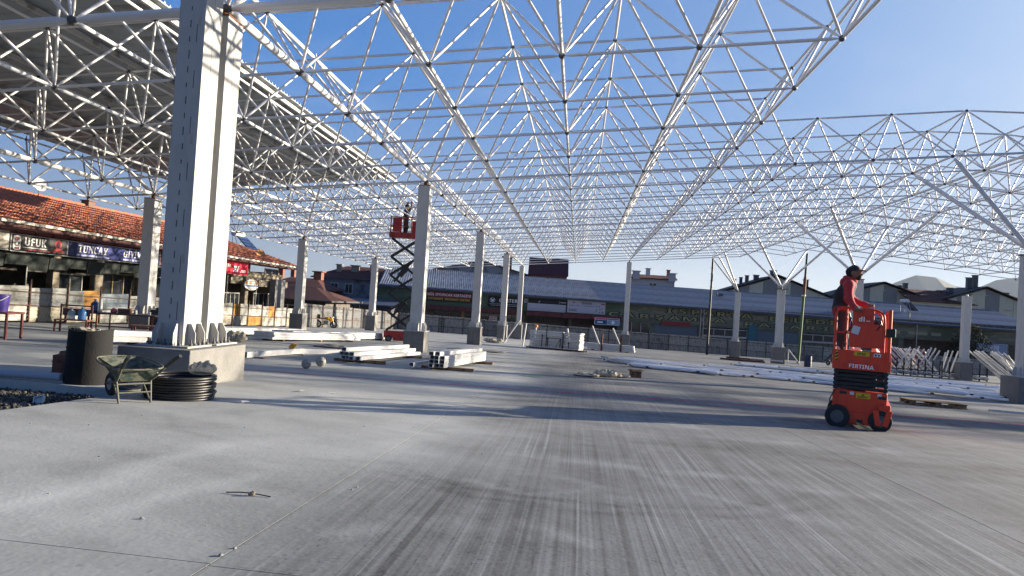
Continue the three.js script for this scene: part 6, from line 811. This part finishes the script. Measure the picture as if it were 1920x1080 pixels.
{
  const t = thing('wood_scrap', 'thin dark stick with a pale lump lying on the near floor', 'stick', onG(-2.3, -5.12), 0.05, undefined, true); obj('stick', [curve([[-0.17, 0.008, 0], [-0.05, 0.016, -0.006], [0.05, 0.014, -0.004], [0.16, 0.006, 0.004]], 0.0045, 16, 5)], std(0.05, 0.035, 0.025, 0.9), t); obj('lump', crumple(0.05, 0.04, 0.04, 3).translate(0.02, 0, 0.01), std(0.26, 0.2, 0.14, 0.9), t);
  const stoneG = [0, 1, 2].map((s) => { const g = new THREE.IcosahedronGeometry(0.02, 1), p = g.attributes.position; for (let k = 0; k < p.count; k++) { const f = 0.7 + 0.7 * fbm(p.getX(k) * 60 + s * 9, p.getY(k) * 60 + p.getZ(k) * 50, 2); p.setXYZ(k, p.getX(k) * f * 1.3, p.getY(k) * f * 0.7, p.getZ(k) * f); } g.computeVertexNormals(); return g; }), sm = [std(0.34, 0.32, 0.27, 0.9), std(0.17, 0.19, 0.18, 0.9)];
  const st = (x, z, s, label, group) => { const o = inst('pebble', stoneG[Math.floor(rnd() * 3)], sm[rnd() > 0.25 ? 1 : 0], scene); o.name = numbered('pebble'); o.position.set(x, gy(x, z) + 0.008 * s, z); o.scale.setScalar(s); o.rotation.y = rr(0, 6); tag(o, label, 'pebble', group); };
  st(-2.62, -4.32, 0.55, 'pebble on the near left floor'); st(-1.86, -3.84, 0.6, 'pale pebble beside the long floor joint at the bottom'); st(-1.85, -3.98, 0.4, 'small dark chip just behind the pale pebble at the joint');
  for (let k = 0; k < 46; k++) { const x = rr(-5.6, 0.6), z = -3.9 - 8 * Math.pow(rnd(), 0.9); st(x, z, rr(0.1, 0.36), 'small chip of stone scattered on the left part of the near floor', 'scattered chips'); }
  const paper = (label, x, z, w, d, r) => { const g = new THREE.PlaneGeometry(w, d, 5, 4).rotateX(-Math.PI / 2), p = g.attributes.position; for (let k = 0; k < p.count; k++) p.setY(k, 0.006 + 0.03 * vn(p.getX(k) * 14 + r * 5, p.getZ(k) * 14)); const o = obj('paper_scrap', g, ML_.whiteS); tag(o, label, 'paper'); o.position.set(x, gy(x, z), z); o.rotation.y = r; };
  paper('pale paper scrap right of the nearest concrete block', -4.55, -11.9, 0.1, 0.14, 1); paper('narrow white scrap on the floor right of the paper scrap', -4.05, -12.1, 0.26, 0.04, -0.3); paper('small white scrap close to the pipe coil', -4.6, -9.9, 0.14, 0.1, 2.2);
}
{ // dark evergreen before the right part of the hall
  const t = thing('evergreen_shrub', 'dark evergreen shrub in front of the hall, behind the bare column', 'shrub', onG(53, -104), 0); t.scale.setScalar(1.25); obj('trunk', [cyl([0, 0, 0], [0.1, 2.2, 0], 0.16, 0.08), cyl([0.05, 0.8, 0], [1.1, 2.1, 0.2], 0.07, 0.03), cyl([0.05, 0.9, 0], [-1.2, 2.0, -0.2], 0.07, 0.03)], std(0.07, 0.05, 0.035, 0.95), t);
  const leaf = [], pos = []; for (let k = 0; k < 5200; k++) { const a = rr(0, 6.283), v = rnd(), R = 3.9 * (1 - v * 0.82) * (0.75 + 0.5 * fbm(a * 2, v * 5, 3)) * Math.pow(rnd(), 0.35), x = Math.cos(a) * R, y = 0.3 + 4.7 * v + 0.3 * rnd(), z = Math.sin(a) * R * 0.6, s = rr(0.07, 0.17), u = V(rr(-1, 1), rr(-1, 1), rr(-1, 1)).normalize().multiplyScalar(s), w = V(rr(-1, 1), rr(-1, 1), rr(-1, 1)).cross(u).normalize().multiplyScalar(s * 0.5); pos.push(x - u.x, y - u.y, z - u.z, x + w.x, y + w.y, z + w.z, x + u.x, y + u.y, z + u.z); }
  const g = new THREE.BufferGeometry(); g.setAttribute('position', new THREE.Float32BufferAttribute(pos, 3)); g.computeVertexNormals(); g.setAttribute('uv', new THREE.Float32BufferAttribute(new Float32Array(pos.length / 3 * 2), 2)); obj('foliage', g, std(0.022, 0.032, 0.016, 0.9), t).userData.kind = 'stuff';
}
renderer.render(scene, camera);
